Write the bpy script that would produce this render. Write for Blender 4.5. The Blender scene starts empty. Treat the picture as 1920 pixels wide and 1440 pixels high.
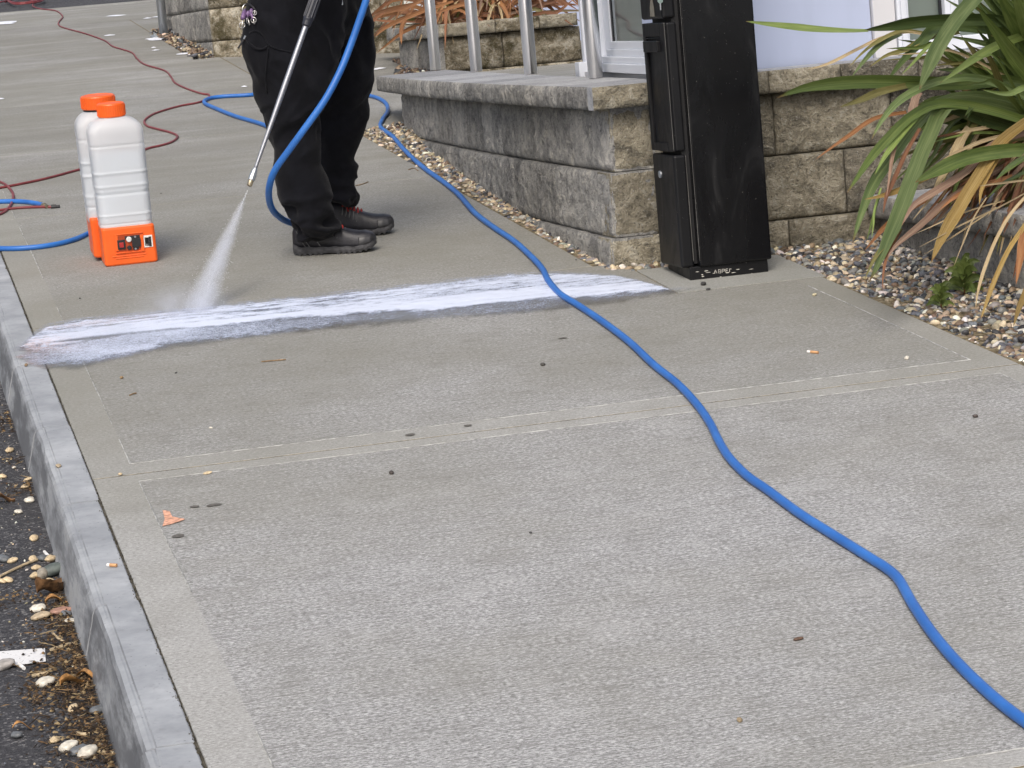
import bpy, bmesh, math, random
import numpy as np
from mathutils import Vector, Matrix, Euler

random.seed(7)
RNG = np.random.default_rng(11)
scene = bpy.context.scene
COL = scene.collection

# ------------------------------------------------------------------ camera
F_PX, PITCH, ROLL, YAW, CAM_H = 4937.0, 0.219341, -0.0693, 0.2311, 1.65


def cam_axes():
    fwd = np.array([0, math.cos(PITCH), -math.sin(PITCH)])
    right = np.array([1.0, 0, 0])
    up = np.cross(right, fwd)
    r2 = right * math.cos(ROLL) + up * math.sin(ROLL)
    u2 = -right * math.sin(ROLL) + up * math.cos(ROLL)
    c, s = math.cos(YAW), math.sin(YAW)
    Z = np.array([[c, s, 0], [-s, c, 0], [0, 0, 1]])
    return Z @ r2, Z @ u2, Z @ fwd


CR, CU, CF = cam_axes()
CAMP = np.array([0, 0, CAM_H])
cam_d = bpy.data.cameras.new('camera')
cam = bpy.data.objects.new('camera', cam_d)
COL.objects.link(cam)
cam_d.sensor_width = 36.0
cam_d.lens = F_PX / 1920 * 36
cam_d.clip_start, cam_d.clip_end = 0.05, 600
mw = Matrix.Identity(4)
for i in range(3):
    mw[i][0], mw[i][1], mw[i][2], mw[i][3] = CR[i], CU[i], -CF[i], CAMP[i]
cam.matrix_world = mw
scene.camera = cam

# ------------------------------------------------------------------ light
SUN_EL, SUN_AZ = math.radians(50), math.radians(205)     # azimuth clockwise from +Y
world = bpy.data.worlds.new('World')
scene.world = world
world.use_nodes = True
wn = world.node_tree.nodes
wl = world.node_tree.links
wn.clear()
sky = wn.new('ShaderNodeTexSky')
sky.sky_type = 'NISHITA'
sky.sun_disc = False
sky.sun_elevation = SUN_EL
sky.sun_rotation = SUN_AZ
sky.air_density = 1.0
sky.dust_density = 6.0
sky.ozone_density = 1.0
hs = wn.new('ShaderNodeHueSaturation')
hs.inputs['Saturation'].default_value = 0.72       # overcast: a whiter sky
bg = wn.new('ShaderNodeBackground')
bg.inputs['Strength'].default_value = 0.12
wo = wn.new('ShaderNodeOutputWorld')
wl.new(sky.outputs[0], hs.inputs['Color'])
wl.new(hs.outputs[0], bg.inputs['Color'])
wl.new(bg.outputs[0], wo.inputs['Surface'])
sun_d = bpy.data.lights.new('sun', 'SUN')
sun_d.energy = 0.9
sun_d.angle = math.radians(22)
sun_d.color = (1.0, 0.96, 0.90)
sun = bpy.data.objects.new('sun', sun_d)
COL.objects.link(sun)
sd = Vector((math.sin(SUN_AZ) * math.cos(SUN_EL), math.cos(SUN_AZ) * math.cos(SUN_EL), math.sin(SUN_EL)))
sun.rotation_euler = sd.to_track_quat('Z', 'Y').to_euler()
vs = scene.view_settings
vs.view_transform = 'Standard'
vs.look = 'None'
vs.exposure = 0.52
vs.gamma = 1.0
vs.use_curve_mapping = False
scene.cycles.volume_bounces = 4

# ------------------------------------------------------------------ geometry of the view: photo pixel -> place
X3, Y3, Z3 = np.eye(3)


def ray(x, y):
    return CR * ((x - 960) / F_PX) - CU * ((y - 720) / F_PX) + CF


def on_plane(x, y, pt, n):
    d = ray(x, y)
    n = np.asarray(n, float)
    return CAMP + d * (np.dot(np.asarray(pt, float) - CAMP, n) / np.dot(d, n))


def G(x, y, z=0.0):
    return on_plane(x, y, (0, 0, z), Z3)


def PY(x, y, Y):
    return on_plane(x, y, (0, Y, 0), Y3)


def PX(x, y, X):
    return on_plane(x, y, (X, 0, 0), X3)


def PD(x, y, d):
    return CAMP + d * ray(x, y)


# the pavement climbs away from the camera at 4.6 degrees; walls and buildings stand level
TH = 0.081
LC, LS, LY0 = math.cos(TH), math.sin(TH), 8.85


def LV(p):
    p = np.asarray(p, float).reshape(-1, 3)
    o = np.empty_like(p)
    o[:, 0] = p[:, 0]
    o[:, 1] = LY0 + (p[:, 1] - LY0) * LC + p[:, 2] * LS
    o[:, 2] = -(p[:, 1] - LY0) * LS + p[:, 2] * LC
    return o


# ------------------------------------------------------------------ numpy noise
def _h(ix, iy, iz):
    n = (ix.astype(np.int64) * 374761393 + iy.astype(np.int64) * 668265263 + iz.astype(np.int64) * 2147483647) & 0xFFFFFFFF
    n = ((n ^ (n >> 13)) * 1274126177) & 0xFFFFFFFF
    n = (n ^ (n >> 16)) * 2246822519 & 0xFFFFFFFF
    return ((n ^ (n >> 15)) & 0xFFFFFF) / float(0xFFFFFF)


def vn(x, y, z=0.0):
    x, y, z = np.broadcast_arrays(np.asarray(x, float), np.asarray(y, float), np.asarray(z, float))
    ix, iy, iz = np.floor(x), np.floor(y), np.floor(z)
    fx, fy, fz = x - ix, y - iy, z - iz
    fx, fy, fz = [t * t * (3 - 2 * t) for t in (fx, fy, fz)]
    r = 0
    for a in (0, 1):
        for b in (0, 1):
            for c in (0, 1):
                w = (fx if a else 1 - fx) * (fy if b else 1 - fy) * (fz if c else 1 - fz)
                r = r + w * _h(ix + a, iy + b, iz + c)
    return r


def fbm(x, y, z=0.0, o=4):
    r, a, s = 0, 0.5, 0
    for i in range(o):
        f = 2.03 ** i
        r = r + a * vn(np.asarray(x) * f + 17.3 * i, np.asarray(y) * f + 5.1 * i, np.asarray(z) * f + 9.7 * i)
        s += a
        a *= 0.5
    return r / s


# ------------------------------------------------------------------ object helpers
def mesh_from(name, verts, faces, mats=(), midx=None, smooth=False, attrs=None, cols=None):
    me = bpy.data.meshes.new(name)
    me.from_pydata([tuple(map(float, v)) for v in verts], [], [tuple(int(i) for i in f) for f in faces])
    for m in mats:
        me.materials.append(m)
    if midx is not None:
        me.polygons.foreach_set('material_index', np.asarray(midx, np.int32))
    if smooth:
        me.polygons.foreach_set('use_smooth', np.ones(len(me.polygons), bool))
    for k, v in (attrs or {}).items():
        a = me.attributes.new(k, 'FLOAT', 'POINT')
        a.data.foreach_set('value', np.asarray(v, np.float32))
    for k, v in (cols or {}).items():
        a = me.color_attributes.new(k, 'FLOAT_COLOR', 'POINT')
        v = np.asarray(v, np.float32)
        if v.shape[1] == 3:
            v = np.hstack([v, np.ones((len(v), 1), np.float32)])
        a.data.foreach_set('color', v.ravel())
    me.update()
    return me


def put(name, me, parent=None, kind=None, label=None, category=None, group=None):
    o = bpy.data.objects.new(name, me)
    COL.objects.link(o)
    if parent is not None:
        o.parent = parent
    if kind:
        o['kind'] = kind
    if label:
        o['label'] = label
    if category:
        o['category'] = category
    if group:
        o['group'] = group
    return o


def thing(name, label, category, loc=(0, 0, 0), group=None):
    o = bpy.data.objects.new(name, None)
    COL.objects.link(o)
    o.empty_display_size = 0.05
    o.location = loc
    o['label'] = label
    o['category'] = category
    if group:
        o['group'] = group
    return o


def part(name, me, par, label=None, kind=None):
    """part whose mesh is in world coordinates, below a thing that stands at par.location"""
    o = bpy.data.objects.new(name, me)
    COL.objects.link(o)
    o.parent = par
    root = par
    off = Vector((0, 0, 0))
    while root is not None:
        off += root.location
        root = root.parent
    me.transform(Matrix.Translation(-off))
    if label:
        o['label'] = label
    if kind:
        o['kind'] = kind
    return o


class MB:
    """collects shapes into one mesh"""

    def __init__(s):
        s.v, s.f, s.m, s.n = [], [], [], 0

    def add(s, v, f, m=0):
        v = np.asarray(v, float).reshape(-1, 3)
        s.v.append(v)
        s.f += [tuple(i + s.n for i in q) for q in f]
        s.m += [m] * len(f)
        s.n += len(v)
        return s

    def box(s, a, b, m=0, fn=None):
        x0, y0, z0 = a
        x1, y1, z1 = b
        v = np.array([(x0, y0, z0), (x1, y0, z0), (x1, y1, z0), (x0, y1, z0), (x0, y0, z1), (x1, y0, z1), (x1, y1, z1), (x0, y1, z1)], float)
        if fn is not None:
            v = fn(v)
        return s.add(v, [(0, 3, 2, 1), (4, 5, 6, 7), (0, 1, 5, 4), (1, 2, 6, 5), (2, 3, 7, 6), (3, 0, 4, 7)], m)

    def tube(s, pts, r, n=10, m=0, caps=True, closed=False):
        pts = np.asarray(pts, float)
        k = len(pts)
        r = np.broadcast_to(np.asarray(r, float), (k,))
        t = np.gradient(pts, axis=0)
        t /= np.linalg.norm(t, axis=1)[:, None] + 1e-12
        u = np.cross(t[0], (0.13, 0.21, 0.97))
        if np.linalg.norm(u) < 1e-3:
            u = np.cross(t[0], (1, 0, 0))
        u /= np.linalg.norm(u)
        V = []
        ang = np.linspace(0, 2 * math.pi, n, endpoint=False)
        for i in range(k):
            u = u - t[i] * np.dot(u, t[i])
            u /= np.linalg.norm(u)
            w = np.cross(t[i], u)
            V.append(pts[i] + r[i] * (np.outer(np.cos(ang), u) + np.outer(np.sin(ang), w)))
        V = np.vstack(V)
        Fc = [(i * n + j, i * n + (j + 1) % n, (i + 1) * n + (j + 1) % n, (i + 1) * n + j) for i in range(k - 1) for j in range(n)]
        if caps:
            Fc.append(tuple(reversed(range(n))))
            Fc.append(tuple((k - 1) * n + j for j in range(n)))
        return s.add(V, Fc, m)

    def lathe(s, c, prof, n=28, m=0, fn=None, axis=None):
        c = np.asarray(c, float)
        ang = np.linspace(0, 2 * math.pi, n, endpoint=False)
        V = []
        for r, z in prof:
            V.append(np.stack([r * np.cos(ang), r * np.sin(ang), np.full(n, z)], 1))
        V = np.vstack(V)
        if axis is not None:
            q = Vector((0, 0, 1)).rotation_difference(Vector(axis)).to_matrix()
            V = V @ np.array(q).T
        V = V + c
        if fn is not None:
            V = fn(V)
        k = len(prof)
        Fc = [(i * n + j, i * n + (j + 1) % n, (i + 1) * n + (j + 1) % n, (i + 1) * n + j) for i in range(k - 1) for j in range(n)]
        Fc.append(tuple(reversed(range(n))))
        Fc.append(tuple((k - 1) * n + j for j in range(n)))
        return s.add(V, Fc, m)

    def mesh(s, name, mats, smooth=False):
        return mesh_from(name, np.vstack(s.v), s.f, mats, s.m, smooth)


def spline(pts, n):
    """Catmull-Rom through pts, n samples, roughly even"""
    p = np.asarray(pts, float)
    q = np.vstack([2 * p[0] - p[1], p, 2 * p[-1] - p[-2]])
    out = []
    seg = len(p) - 1
    L = np.linalg.norm(np.diff(p, axis=0), axis=1)
    cum = np.concatenate([[0], np.cumsum(L)])
    for s in np.linspace(0, cum[-1], n):
        i = min(seg - 1, int(np.searchsorted(cum, s, 'right') - 1))
        t = 0 if L[i] == 0 else (s - cum[i]) / L[i]
        a, b, c, d = q[i], q[i + 1], q[i + 2], q[i + 3]
        out.append(0.5 * ((2 * b) + (-a + c) * t + (2 * a - 5 * b + 4 * c - d) * t * t + (-a + 3 * b - 3 * c + d) * t ** 3))
    return np.array(out)


def bevel(me, w, seg=2, angle=30):
    bm = bmesh.new()
    bm.from_mesh(me)
    ed = [e for e in bm.edges if len(e.link_faces) == 2 and e.calc_face_angle(0) > math.radians(angle)]
    bmesh.ops.bevel(bm, geom=ed, offset=w, segments=seg, affect='EDGES', profile=0.5, clamp_overlap=True)
    bm.to_mesh(me)
    bm.free()
    return me


def shade_smooth(me, flag=True):
    me.polygons.foreach_set('use_smooth', np.full(len(me.polygons), flag))
    return me


def evaluated(me, mods, name='tmp'):
    """apply modifiers [(type, {attr: value})] to a mesh through the depsgraph"""
    o = bpy.data.objects.new(name, me)
    COL.objects.link(o)
    for t, a in mods:
        md = o.modifiers.new(t, t)
        for k, v in a.items():
            setattr(md, k, v)
    dg = bpy.context.evaluated_depsgraph_get()
    dg.update()
    r = bpy.data.meshes.new_from_object(o.evaluated_get(dg))
    bpy.data.objects.remove(o)
    return r


# ------------------------------------------------------------------ material helper
class NT:
    def __init__(s, name):
        s.mat = bpy.data.materials.new(name)
        s.mat.use_nodes = True
        s.t = s.mat.node_tree
        s.t.nodes.clear()
        s.out = s.t.nodes.new('ShaderNodeOutputMaterial')

    def n(s, typ, ins=None, **kw):
        nd = s.t.nodes.new('ShaderNode' + typ)
        for k, v in kw.items():
            setattr(nd, k, v)
        for k, v in (ins or {}).items():
            s.set(nd.inputs[k], v)
        return nd

    def set(s, sock, v):
        if hasattr(v, 'is_output') or isinstance(v, bpy.types.NodeSocket):
            s.t.links.new(v, sock)
        elif isinstance(v, bpy.types.Node):
            s.t.links.new(v.outputs[0], sock)
        elif isinstance(v, (tuple, list)) and len(v) == 3 and sock.type == 'RGBA':
            sock.default_value = (*v, 1)
        else:
            sock.default_value = v

    def coord(s, kind='Object', scale=(1, 1, 1), loc=(0, 0, 0), rot=(0, 0, 0)):
        tc = s.n('TexCoord')
        mp = s.n('Mapping', {'Vector': tc.outputs[kind], 'Scale': scale, 'Location': loc, 'Rotation': rot})
        return mp.outputs[0]

    def noise(s, vec, scale=1.0, detail=4, rough=0.55, dist=0.0, out=0):
        return s.n('TexNoise', {'Vector': vec, 'Scale': scale, 'Detail': detail, 'Roughness': rough, 'Distortion': dist}).outputs[out]

    def ramp(s, fac, stops, interp='LINEAR'):
        nd = s.n('ValToRGB', {'Fac': fac})
        cr = nd.color_ramp
        cr.interpolation = interp
        while len(cr.elements) < len(stops):
            cr.elements.new(0.5)
        for e, (p, c) in zip(cr.elements, stops):
            e.position = p
            e.color = (*c, 1) if len(c) == 3 else c
        return nd.outputs[0]

    def step(s, fac, a, b):
        return s.n('MapRange', {'Value': fac, 'From Min': a, 'From Max': b, 'To Min': 0.0, 'To Max': 1.0}, interpolation_type='SMOOTHSTEP').outputs[0]

    def math(s, op, a, b=None, clamp=False):
        nd = s.n('Math', operation=op, use_clamp=clamp)
        s.set(nd.inputs[0], a)
        if b is not None:
            s.set(nd.inputs[1], b)
        return nd.outputs[0]

    def mix(s, fac, a, b, mode='MIX'):
        nd = s.n('Mix', data_type='RGBA', blend_type=mode)
        s.set(nd.inputs[0], fac)
        s.set(nd.inputs[6], a)
        s.set(nd.inputs[7], b)
        return nd.outputs[2]

    def bump(s, h, strength=0.3, dist=0.01):
        return s.n('Bump', {'Height': h, 'Strength': strength, 'Distance': dist}).outputs[0]

    def bsdf(s, base, rough=0.7, normal=None, metallic=0.0, spec=0.5, **extra):
        b = s.n('BsdfPrincipled')
        s.set(b.inputs['Base Color'], base)
        s.set(b.inputs['Roughness'], rough)
        s.set(b.inputs['Metallic'], metallic)
        s.set(b.inputs['Specular IOR Level'], spec)
        if normal is not None:
            s.set(b.inputs['Normal'], normal)
        for k, v in extra.items():
            s.set(b.inputs[k.replace('_', ' ')], v)
        return b

    def done(s, sh, vol=None):
        if sh is not None:
            s.t.links.new(sh.outputs[0] if isinstance(sh, bpy.types.Node) else sh, s.out.inputs['Surface'])
        if vol is not None:
            s.t.links.new(vol.outputs[0], s.out.inputs['Volume'])
        return s.mat


def simple(name, col, rough=0.6, metallic=0.0, spec=0.5, nscale=40, namp=0.15, bump=0.0, bscale=200):
    t = NT(name)
    v = t.coord()
    nz = t.noise(v, nscale, 4)
    base = t.mix(t.step(nz, 0.3, 0.7), [c * (1 - namp) for c in col], [min(1, c * (1 + namp)) for c in col])
    nb = t.bump(t.noise(v, bscale, 3), bump, 0.004) if bump else None
    return t.done(t.bsdf(base, rough, nb, metallic, spec))


def attr_col(t, name='col'):
    return t.n('Attribute', attribute_name=name).outputs['Color']


# ---- concrete of the pavement
def concrete(name, broom=1.0, light=1.0, tint=(1, 1, 1)):
    t = NT(name)
    v = t.coord()
    info = t.n('ObjectInfo').outputs['Random']
    big = t.noise(v, 0.9, 5, 0.6)
    mid = t.noise(v, 5.0, 5, 0.6)
    vb = t.coord(scale=(86, 185, 1))
    fine = t.noise(vb, 1.0, 7, 0.80)
    vb2 = t.coord(scale=(11, 95, 1), rot=(0, 0, 0.03))
    brush = t.noise(vb2, 1.0, 4, 0.6)
    speck = t.noise(t.coord(scale=(160, 210, 100)), 1.0, 2, 0.5)
    far = t.noise(t.coord(scale=(0.5, 3.6, 1)), 1.0, 7, 0.66, 0.5)
    base = t.ramp(fine, [(0.35, (0.055, 0.054, 0.051)), (0.45, (0.215, 0.215, 0.208)), (0.53, (0.350, 0.351, 0.343)), (0.62, (0.60, 0.60, 0.59))])
    if broom < 0.5:
        base = t.mix(0.52, base, (0.332, 0.329, 0.314))
    base = t.mix(t.math('MULTIPLY', t.step(brush, 0.47, 0.66), 0.60 * broom), base, (0.150, 0.149, 0.142))
    base = t.mix(t.math('MULTIPLY', t.step(speck, 0.63, 0.71), 0.65), base, (0.60, 0.60, 0.59))
    base = t.mix(t.math('MULTIPLY', t.step(speck, 0.36, 0.29), 0.65), base, (0.075, 0.073, 0.07))
    # damp, algae and tyre-dark mottling
    base = t.mix(t.math('MULTIPLY', t.step(big, 0.42, 0.66), 0.36), base, (0.200, 0.194, 0.160))
    base = t.mix(t.math('MULTIPLY', t.step(mid, 0.50, 0.72), 0.24), base, (0.165, 0.161, 0.145))
    base = t.mix(t.math('MULTIPLY', t.step(mid, 0.46, 0.30), 0.18), base, (0.45, 0.448, 0.435))
    # the slabs beside and beyond the post are older, browner and streaked across the fall
    pos = t.n('SeparateXYZ', {0: t.coord()})
    older = t.math('MULTIPLY', t.step(pos.outputs[1], 5.4, 8.0), t.step(big, 0.16, 0.52))
    base = t.mix(t.math('MULTIPLY', older, 0.55), base, (0.172, 0.166, 0.134))
    farm = t.step(pos.outputs[1], 9.4, 14.0)
    base = t.mix(t.math('MULTIPLY', farm, t.math('MULTIPLY', t.step(far, 0.44, 0.70), 0.50)), base, (0.165, 0.160, 0.145))
    base = t.mix(t.math('MULTIPLY', farm, t.math('MULTIPLY', t.step(far, 0.48, 0.28), 0.28)), base, (0.42, 0.415, 0.405))
    g = t.math('MULTIPLY_ADD', info, 0.10)
    g.node.inputs[2].default_value = 0.95
    base = t.mix(1.0, base, t.n('CombineXYZ', {0: g, 1: g, 2: g}).outputs[0], 'MULTIPLY')
    base = t.mix(1.0, base, tuple(light * c * w for c, w in zip(tint, (0.990, 0.990, 1.0))), 'MULTIPLY')
    h = t.math('ADD', fine, t.math('MULTIPLY', brush, 0.8 * broom))
    nb = t.bump(h, 0.35 if broom > 0.5 else 0.12, 0.004)
    return t.done(t.bsdf(base, 0.86, nb, spec=0.3))


M = {}
M['broom'] = concrete('broomed_concrete', 1.0, 1.10)
M['trowel'] = concrete('trowelled_concrete', 0.2, 1.10, (1.0, 1.0, 0.985))
M['pad'] = concrete('pad_concrete', 0.3, 1.22, (0.98, 1.0, 1.02))


def kerb_mat():
    t = NT('kerb_concrete')
    v = t.coord()
    a = t.noise(v, 4, 6, 0.65)
    b = t.noise(v, 38, 4, 0.6)
    base = t.ramp(a, [(0.3, (0.225, 0.238, 0.256)), (0.50, (0.325, 0.342, 0.362)), (0.70, (0.445, 0.462, 0.480))])
    base = t.mix(t.math('MULTIPLY', t.step(b, 0.55, 0.72), 0.4), base, (0.20, 0.205, 0.21))
    # tyre scuffs on the road side, run-off streaks
    vz = t.coord(scale=(3, 1.5, 7))
    sc = t.noise(vz, 1.6, 7, 0.72, 0.2)
    nz = t.n('SeparateXYZ', {0: t.n('NewGeometry').outputs['Normal']})
    side = t.step(nz.outputs[0], -0.35, -0.8)
    base = t.mix(t.math('MULTIPLY', side, t.math('MULTIPLY', t.step(sc, 0.34, 0.58), 0.85)), base, (0.095, 0.099, 0.108))
    base = t.mix(t.math('MULTIPLY', side, t.math('MULTIPLY', t.step(sc, 0.44, 0.30), 0.35)), base, (0.26, 0.255, 0.235))
    pits = t.n('TexVoronoi', {'Vector': v, 'Scale': 42.0}).outputs['Distance']
    base = t.mix(t.math('MULTIPLY', t.step(pits, 0.10, 0.05), 0.6), base, (0.07, 0.07, 0.07))
    nb = t.bump(t.math('ADD', b, a), 0.25, 0.004)
    return t.done(t.bsdf(base, 0.75, nb, spec=0.35))


M['kerb'] = kerb_mat()


def joint_mat():
    t = NT('joint_grit')
    v = t.coord()
    n = t.noise(v, 28, 5, 0.7)
    base = t.ramp(n, [(0.38, (0.035, 0.029, 0.020)), (0.46, (0.125, 0.100, 0.060)), (0.60, (0.27, 0.225, 0.145))])
    return t.done(t.bsdf(base, 0.95, t.bump(t.noise(v, 300, 3), 0.6, 0.003), spec=0.2))


M['joint'] = joint_mat()
M['dark_joint'] = simple('dark_joint_grit', (0.070, 0.064, 0.050), 0.95, nscale=40, namp=0.6, bump=0.5)
M['lip'] = simple('trowel_ridge', (0.345, 0.346, 0.332), 0.85, nscale=30, namp=0.4)


def asphalt(name, light=1.0):
    t = NT(name)
    v = t.coord()
    a = t.noise(v, 2.0, 5, 0.6)
    vo = t.n('TexVoronoi', {'Vector': v, 'Scale': 150.0})
    agg = vo.outputs['Color']
    aggv = t.n('SeparateXYZ', {0: agg}).outputs[0]
    base = t.ramp(aggv, [(0.0, (0.030, 0.030, 0.034)), (0.75, (0.060, 0.060, 0.066)), (0.95, (0.15, 0.148, 0.15)), (1.0, (0.26, 0.255, 0.25))])
    base = t.mix(t.math('MULTIPLY', t.step(a, 0.4, 0.7), 0.5), base, (0.040, 0.039, 0.041))
    base = t.mix(1.0, base, (light, light, light), 'MULTIPLY')
    h = t.math('ADD', vo.outputs['Distance'], t.noise(v, 420, 2))
    return t.done(t.bsdf(base, 0.82, t.bump(h, 0.8, 0.006), spec=0.35))


M['asphalt'] = asphalt('asphalt', 1.15)
M['asphalt_far'] = asphalt('asphalt_far', 1.25)


def stone(name, dark, mid, lit, streak=0.0, moss=0.0, cream=0.2, grit=1.0):
    t = NT(name)
    v = t.coord()
    r = t.n('ObjectInfo').outputs['Random']
    sh = t.n('CombineXYZ', {0: t.math('MULTIPLY', r, 37.0), 1: t.math('MULTIPLY', r, 11.0), 2: 0.0}).outputs[0]
    vv = t.n('VectorMath', {0: v, 1: sh}, operation='ADD').outputs[0]
    st = t.n('Mapping', {'Vector': vv, 'Scale': (4.2, 4.2, 3.0 if streak else 8.0)}).outputs[0]
    a = t.noise(st, 1.5, 6, 0.66, 0.7)
    b = t.noise(vv, 26, 6, 0.72, 0.6)
    c = t.noise(vv, 110, 4, 0.7)
    m = t.math('ADD', t.math('MULTIPLY', a, 0.52), t.math('MULTIPLY', b, 0.48))
    base = t.ramp(m, [(0.40, dark), (0.50, mid), (0.60, lit)])
    base = t.mix(t.math('MULTIPLY', t.step(b, 0.56, 0.63), cream), base, (0.52, 0.50, 0.43))
    if streak:
        sv = t.n('Mapping', {'Vector': vv, 'Scale': (14, 14, 0.6)}).outputs[0]
        base = t.mix(t.math('MULTIPLY', t.step(t.noise(sv, 1.0, 4, 0.6), 0.55, 0.68), streak), base, dark)
    if moss:
        mm = t.noise(vv, 4.5, 5, 0.65)
        base = t.mix(t.math('MULTIPLY', t.step(mm, 0.48, 0.62), moss), base, (0.060, 0.050, 0.020))
    g = t.math('MULTIPLY_ADD', r, 0.46)
    g.node.inputs[2].default_value = 0.78
    base = t.mix(1.0, base, t.n('CombineXYZ', {0: g, 1: g, 2: g}).outputs[0], 'MULTIPLY')
    base = t.mix(t.math('MULTIPLY', t.step(c, 0.58, 0.66), 0.6), base, (0.55, 0.53, 0.48))
    base = t.mix(t.math('MULTIPLY', t.step(c, 0.43, 0.34), 0.7), base, (0.045, 0.043, 0.040))
    nb = t.bump(t.math('ADD', t.math('MULTIPLY', b, 1.4), c), 1.0 * grit, 0.020)
    return t.done(t.bsdf(base, 0.93, nb, spec=0.2))


M['grey_stone'] = stone('grey_split_block', (0.215, 0.213, 0.208), (0.375, 0.367, 0.348), (0.55, 0.53, 0.49), streak=0.14, cream=0.5)
M['buff_stone'] = stone('buff_split_block', (0.180, 0.164, 0.128), (0.350, 0.314, 0.235), (0.52, 0.470, 0.365), cream=0.45)
M['dark_stone'] = stone('dark_split_block', (0.115, 0.107, 0.090), (0.235, 0.213, 0.167), (0.40, 0.36, 0.28), cream=0.28)
M['moss_stone'] = stone('mossy_split_block', (0.115, 0.098, 0.064), (0.29, 0.25, 0.175), (0.56, 0.51, 0.41), moss=0.85, cream=0.6)
M['cap_top'] = stone('cap_top_concrete', (0.25, 0.255, 0.265), (0.32, 0.325, 0.335), (0.38, 0.385, 0.39), cream=0.05, grit=0.25)


def plain(name, col, rough=0.4, spec=0.5, dirt=0.25):
    t = NT(name)
    v = t.coord(scale=(6, 6, 1.2))
    a = t.noise(v, 1.5, 5, 0.6)
    base = t.mix(t.math('MULTIPLY', t.step(a, 0.5, 0.75), dirt), col, tuple(c * 0.72 for c in col))
    return t.done(t.bsdf(base, rough, t.bump(t.noise(v, 30, 3), 0.03, 0.003), spec=spec))


M['panel_blue'] = plain('lavender_render', (0.43, 0.485, 0.64), 0.6, 0.4, 0.15)
M['white_pvc'] = plain('white_pvc', (0.66, 0.69, 0.75), 0.3, 0.5, 0.12)
M['pilaster'] = plain('pale_render', (0.60, 0.60, 0.62), 0.7, 0.3, 0.15)
M['blind'] = plain('greige_blind', (0.62, 0.64, 0.60), 0.8, 0.2, 0.3)
M['gasket'] = simple('black_gasket', (0.012, 0.013, 0.018), 0.5)


def glass_mat():
    t = NT('window_glass')
    fr = t.n('Fresnel', {'IOR': 1.52}).outputs[0]
    gl = t.n('BsdfGlossy', {'Color': (0.9, 0.95, 0.95), 'Roughness': 0.03})
    tr = t.n('BsdfTransparent', {'Color': (0.82, 0.87, 0.86)})
    mx = t.n('MixShader', {0: t.math('MULTIPLY', fr, 1.0), 1: tr.outputs[0], 2: gl.outputs[0]})
    return t.done(mx)


M['glass'] = glass_mat()


def steel(name, col, rough, aniso=True):
    t = NT(name)
    v = t.coord()
    n = t.noise(v, 3.0, 4)
    r = t.n('MapRange', {'Value': n, 'From Min': 0.3, 'From Max': 0.7, 'To Min': rough * 0.85, 'To Max': rough * 1.15}).outputs[0]
    ex = dict(Anisotropic=0.95, Anisotropic_Rotation=0.25, Tangent=t.n('Tangent', direction_type='RADIAL', axis='Z').outputs[0]) if aniso else {}
    return t.done(t.bsdf(t.mix(t.math('MULTIPLY', n, 0.2), col, tuple(c * 0.8 for c in col)), r, metallic=1.0, **ex))


M['steel'] = steel('brushed_steel', (0.95, 0.95, 0.96), 0.38)
M['galv'] = steel('galvanised_steel', (0.50, 0.53, 0.56), 0.5, False)


def black_paint(name, rough, scuff):
    t = NT(name)
    v = t.coord()
    a = t.noise(t.coord(scale=(5, 5, 1.8), rot=(0.2, 0.35, 0.1)), 1.6, 5, 0.6, 1.0)
    base = t.mix(t.math('MULTIPLY', t.step(a, 0.56, 0.78), scuff), (0.0042, 0.0044, 0.0056), (0.032, 0.032, 0.033))
    sp = t.noise(v, 160, 2)
    base = t.mix(t.math('MULTIPLY', t.step(sp, 0.735, 0.76), 0.6), base, (0.30, 0.29, 0.27))
    rr = t.n('MapRange', {'Value': a, 'From Min': 0.4, 'From Max': 0.7, 'To Min': rough, 'To Max': rough + 0.22}).outputs[0]
    return t.done(t.bsdf(base, rr, t.bump(t.noise(v, 3.0, 2), 0.03, 0.01), spec=0.32))


M['black_gloss'] = black_paint('black_gloss_paint', 0.20, 0.65)
M['black_satin'] = black_paint('black_satin_paint', 0.42, 0.35)
M['edge_wear'] = simple('worn_edge_paint', (0.115, 0.112, 0.105), 0.5)
M['chip'] = simple('chipped_white_paint', (0.62, 0.60, 0.55), 0.7, namp=0.3)
M['void'] = simple('dark_recess', (0.008, 0.008, 0.009), 0.6)


# ------------------------------------------------------------------ SETTING: ground, road, kerb, pavement
def sheet(x0, y0, x1, y1, z):
    return [(x0, y0, z), (x1, y0, z), (x1, y1, z), (x0, y1, z)]


me = mesh_from('ground', sheet(-260, -200, 260, 320, -0.34), [(0, 1, 2, 3)], [simple('soil', (0.10, 0.085, 0.06), 0.95, nscale=3)])
put('ground', me, kind='structure')
me = mesh_from('road', sheet(-11, -40, 0.318, 25.25, -0.125) + sheet(-60, 25.25, 60, 34, -0.02), [(0, 1, 2, 3), (4, 5, 6, 7)], [M['asphalt']])
road = put('road', me, kind='structure')

# white road paint, worn
def paint_mat():
    t = NT('worn_road_paint')
    v = t.coord()
    c = t.noise(v, 55, 5, 0.7, 1.2)
    k = t.step(c, 0.33, 0.39)
    pb = t.bsdf((0.70, 0.70, 0.70), 0.7, t.bump(c, 0.4, 0.003))
    tr = t.n('BsdfTransparent')
    return t.done(t.n('MixShader', {0: k, 1: tr.outputs[0], 2: pb.outputs[0]}))


a = [G(x, y, -0.121) for x, y in ((-420, 1252), (-420, 1303), (40, 1246), (86, 1240), (84, 1215))]
me = mesh_from('painted_line', [(p[0], p[1], -0.121) for p in a], [(0, 1, 2, 3, 4)], [paint_mat()])
part('painted_line', me, road)

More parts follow.
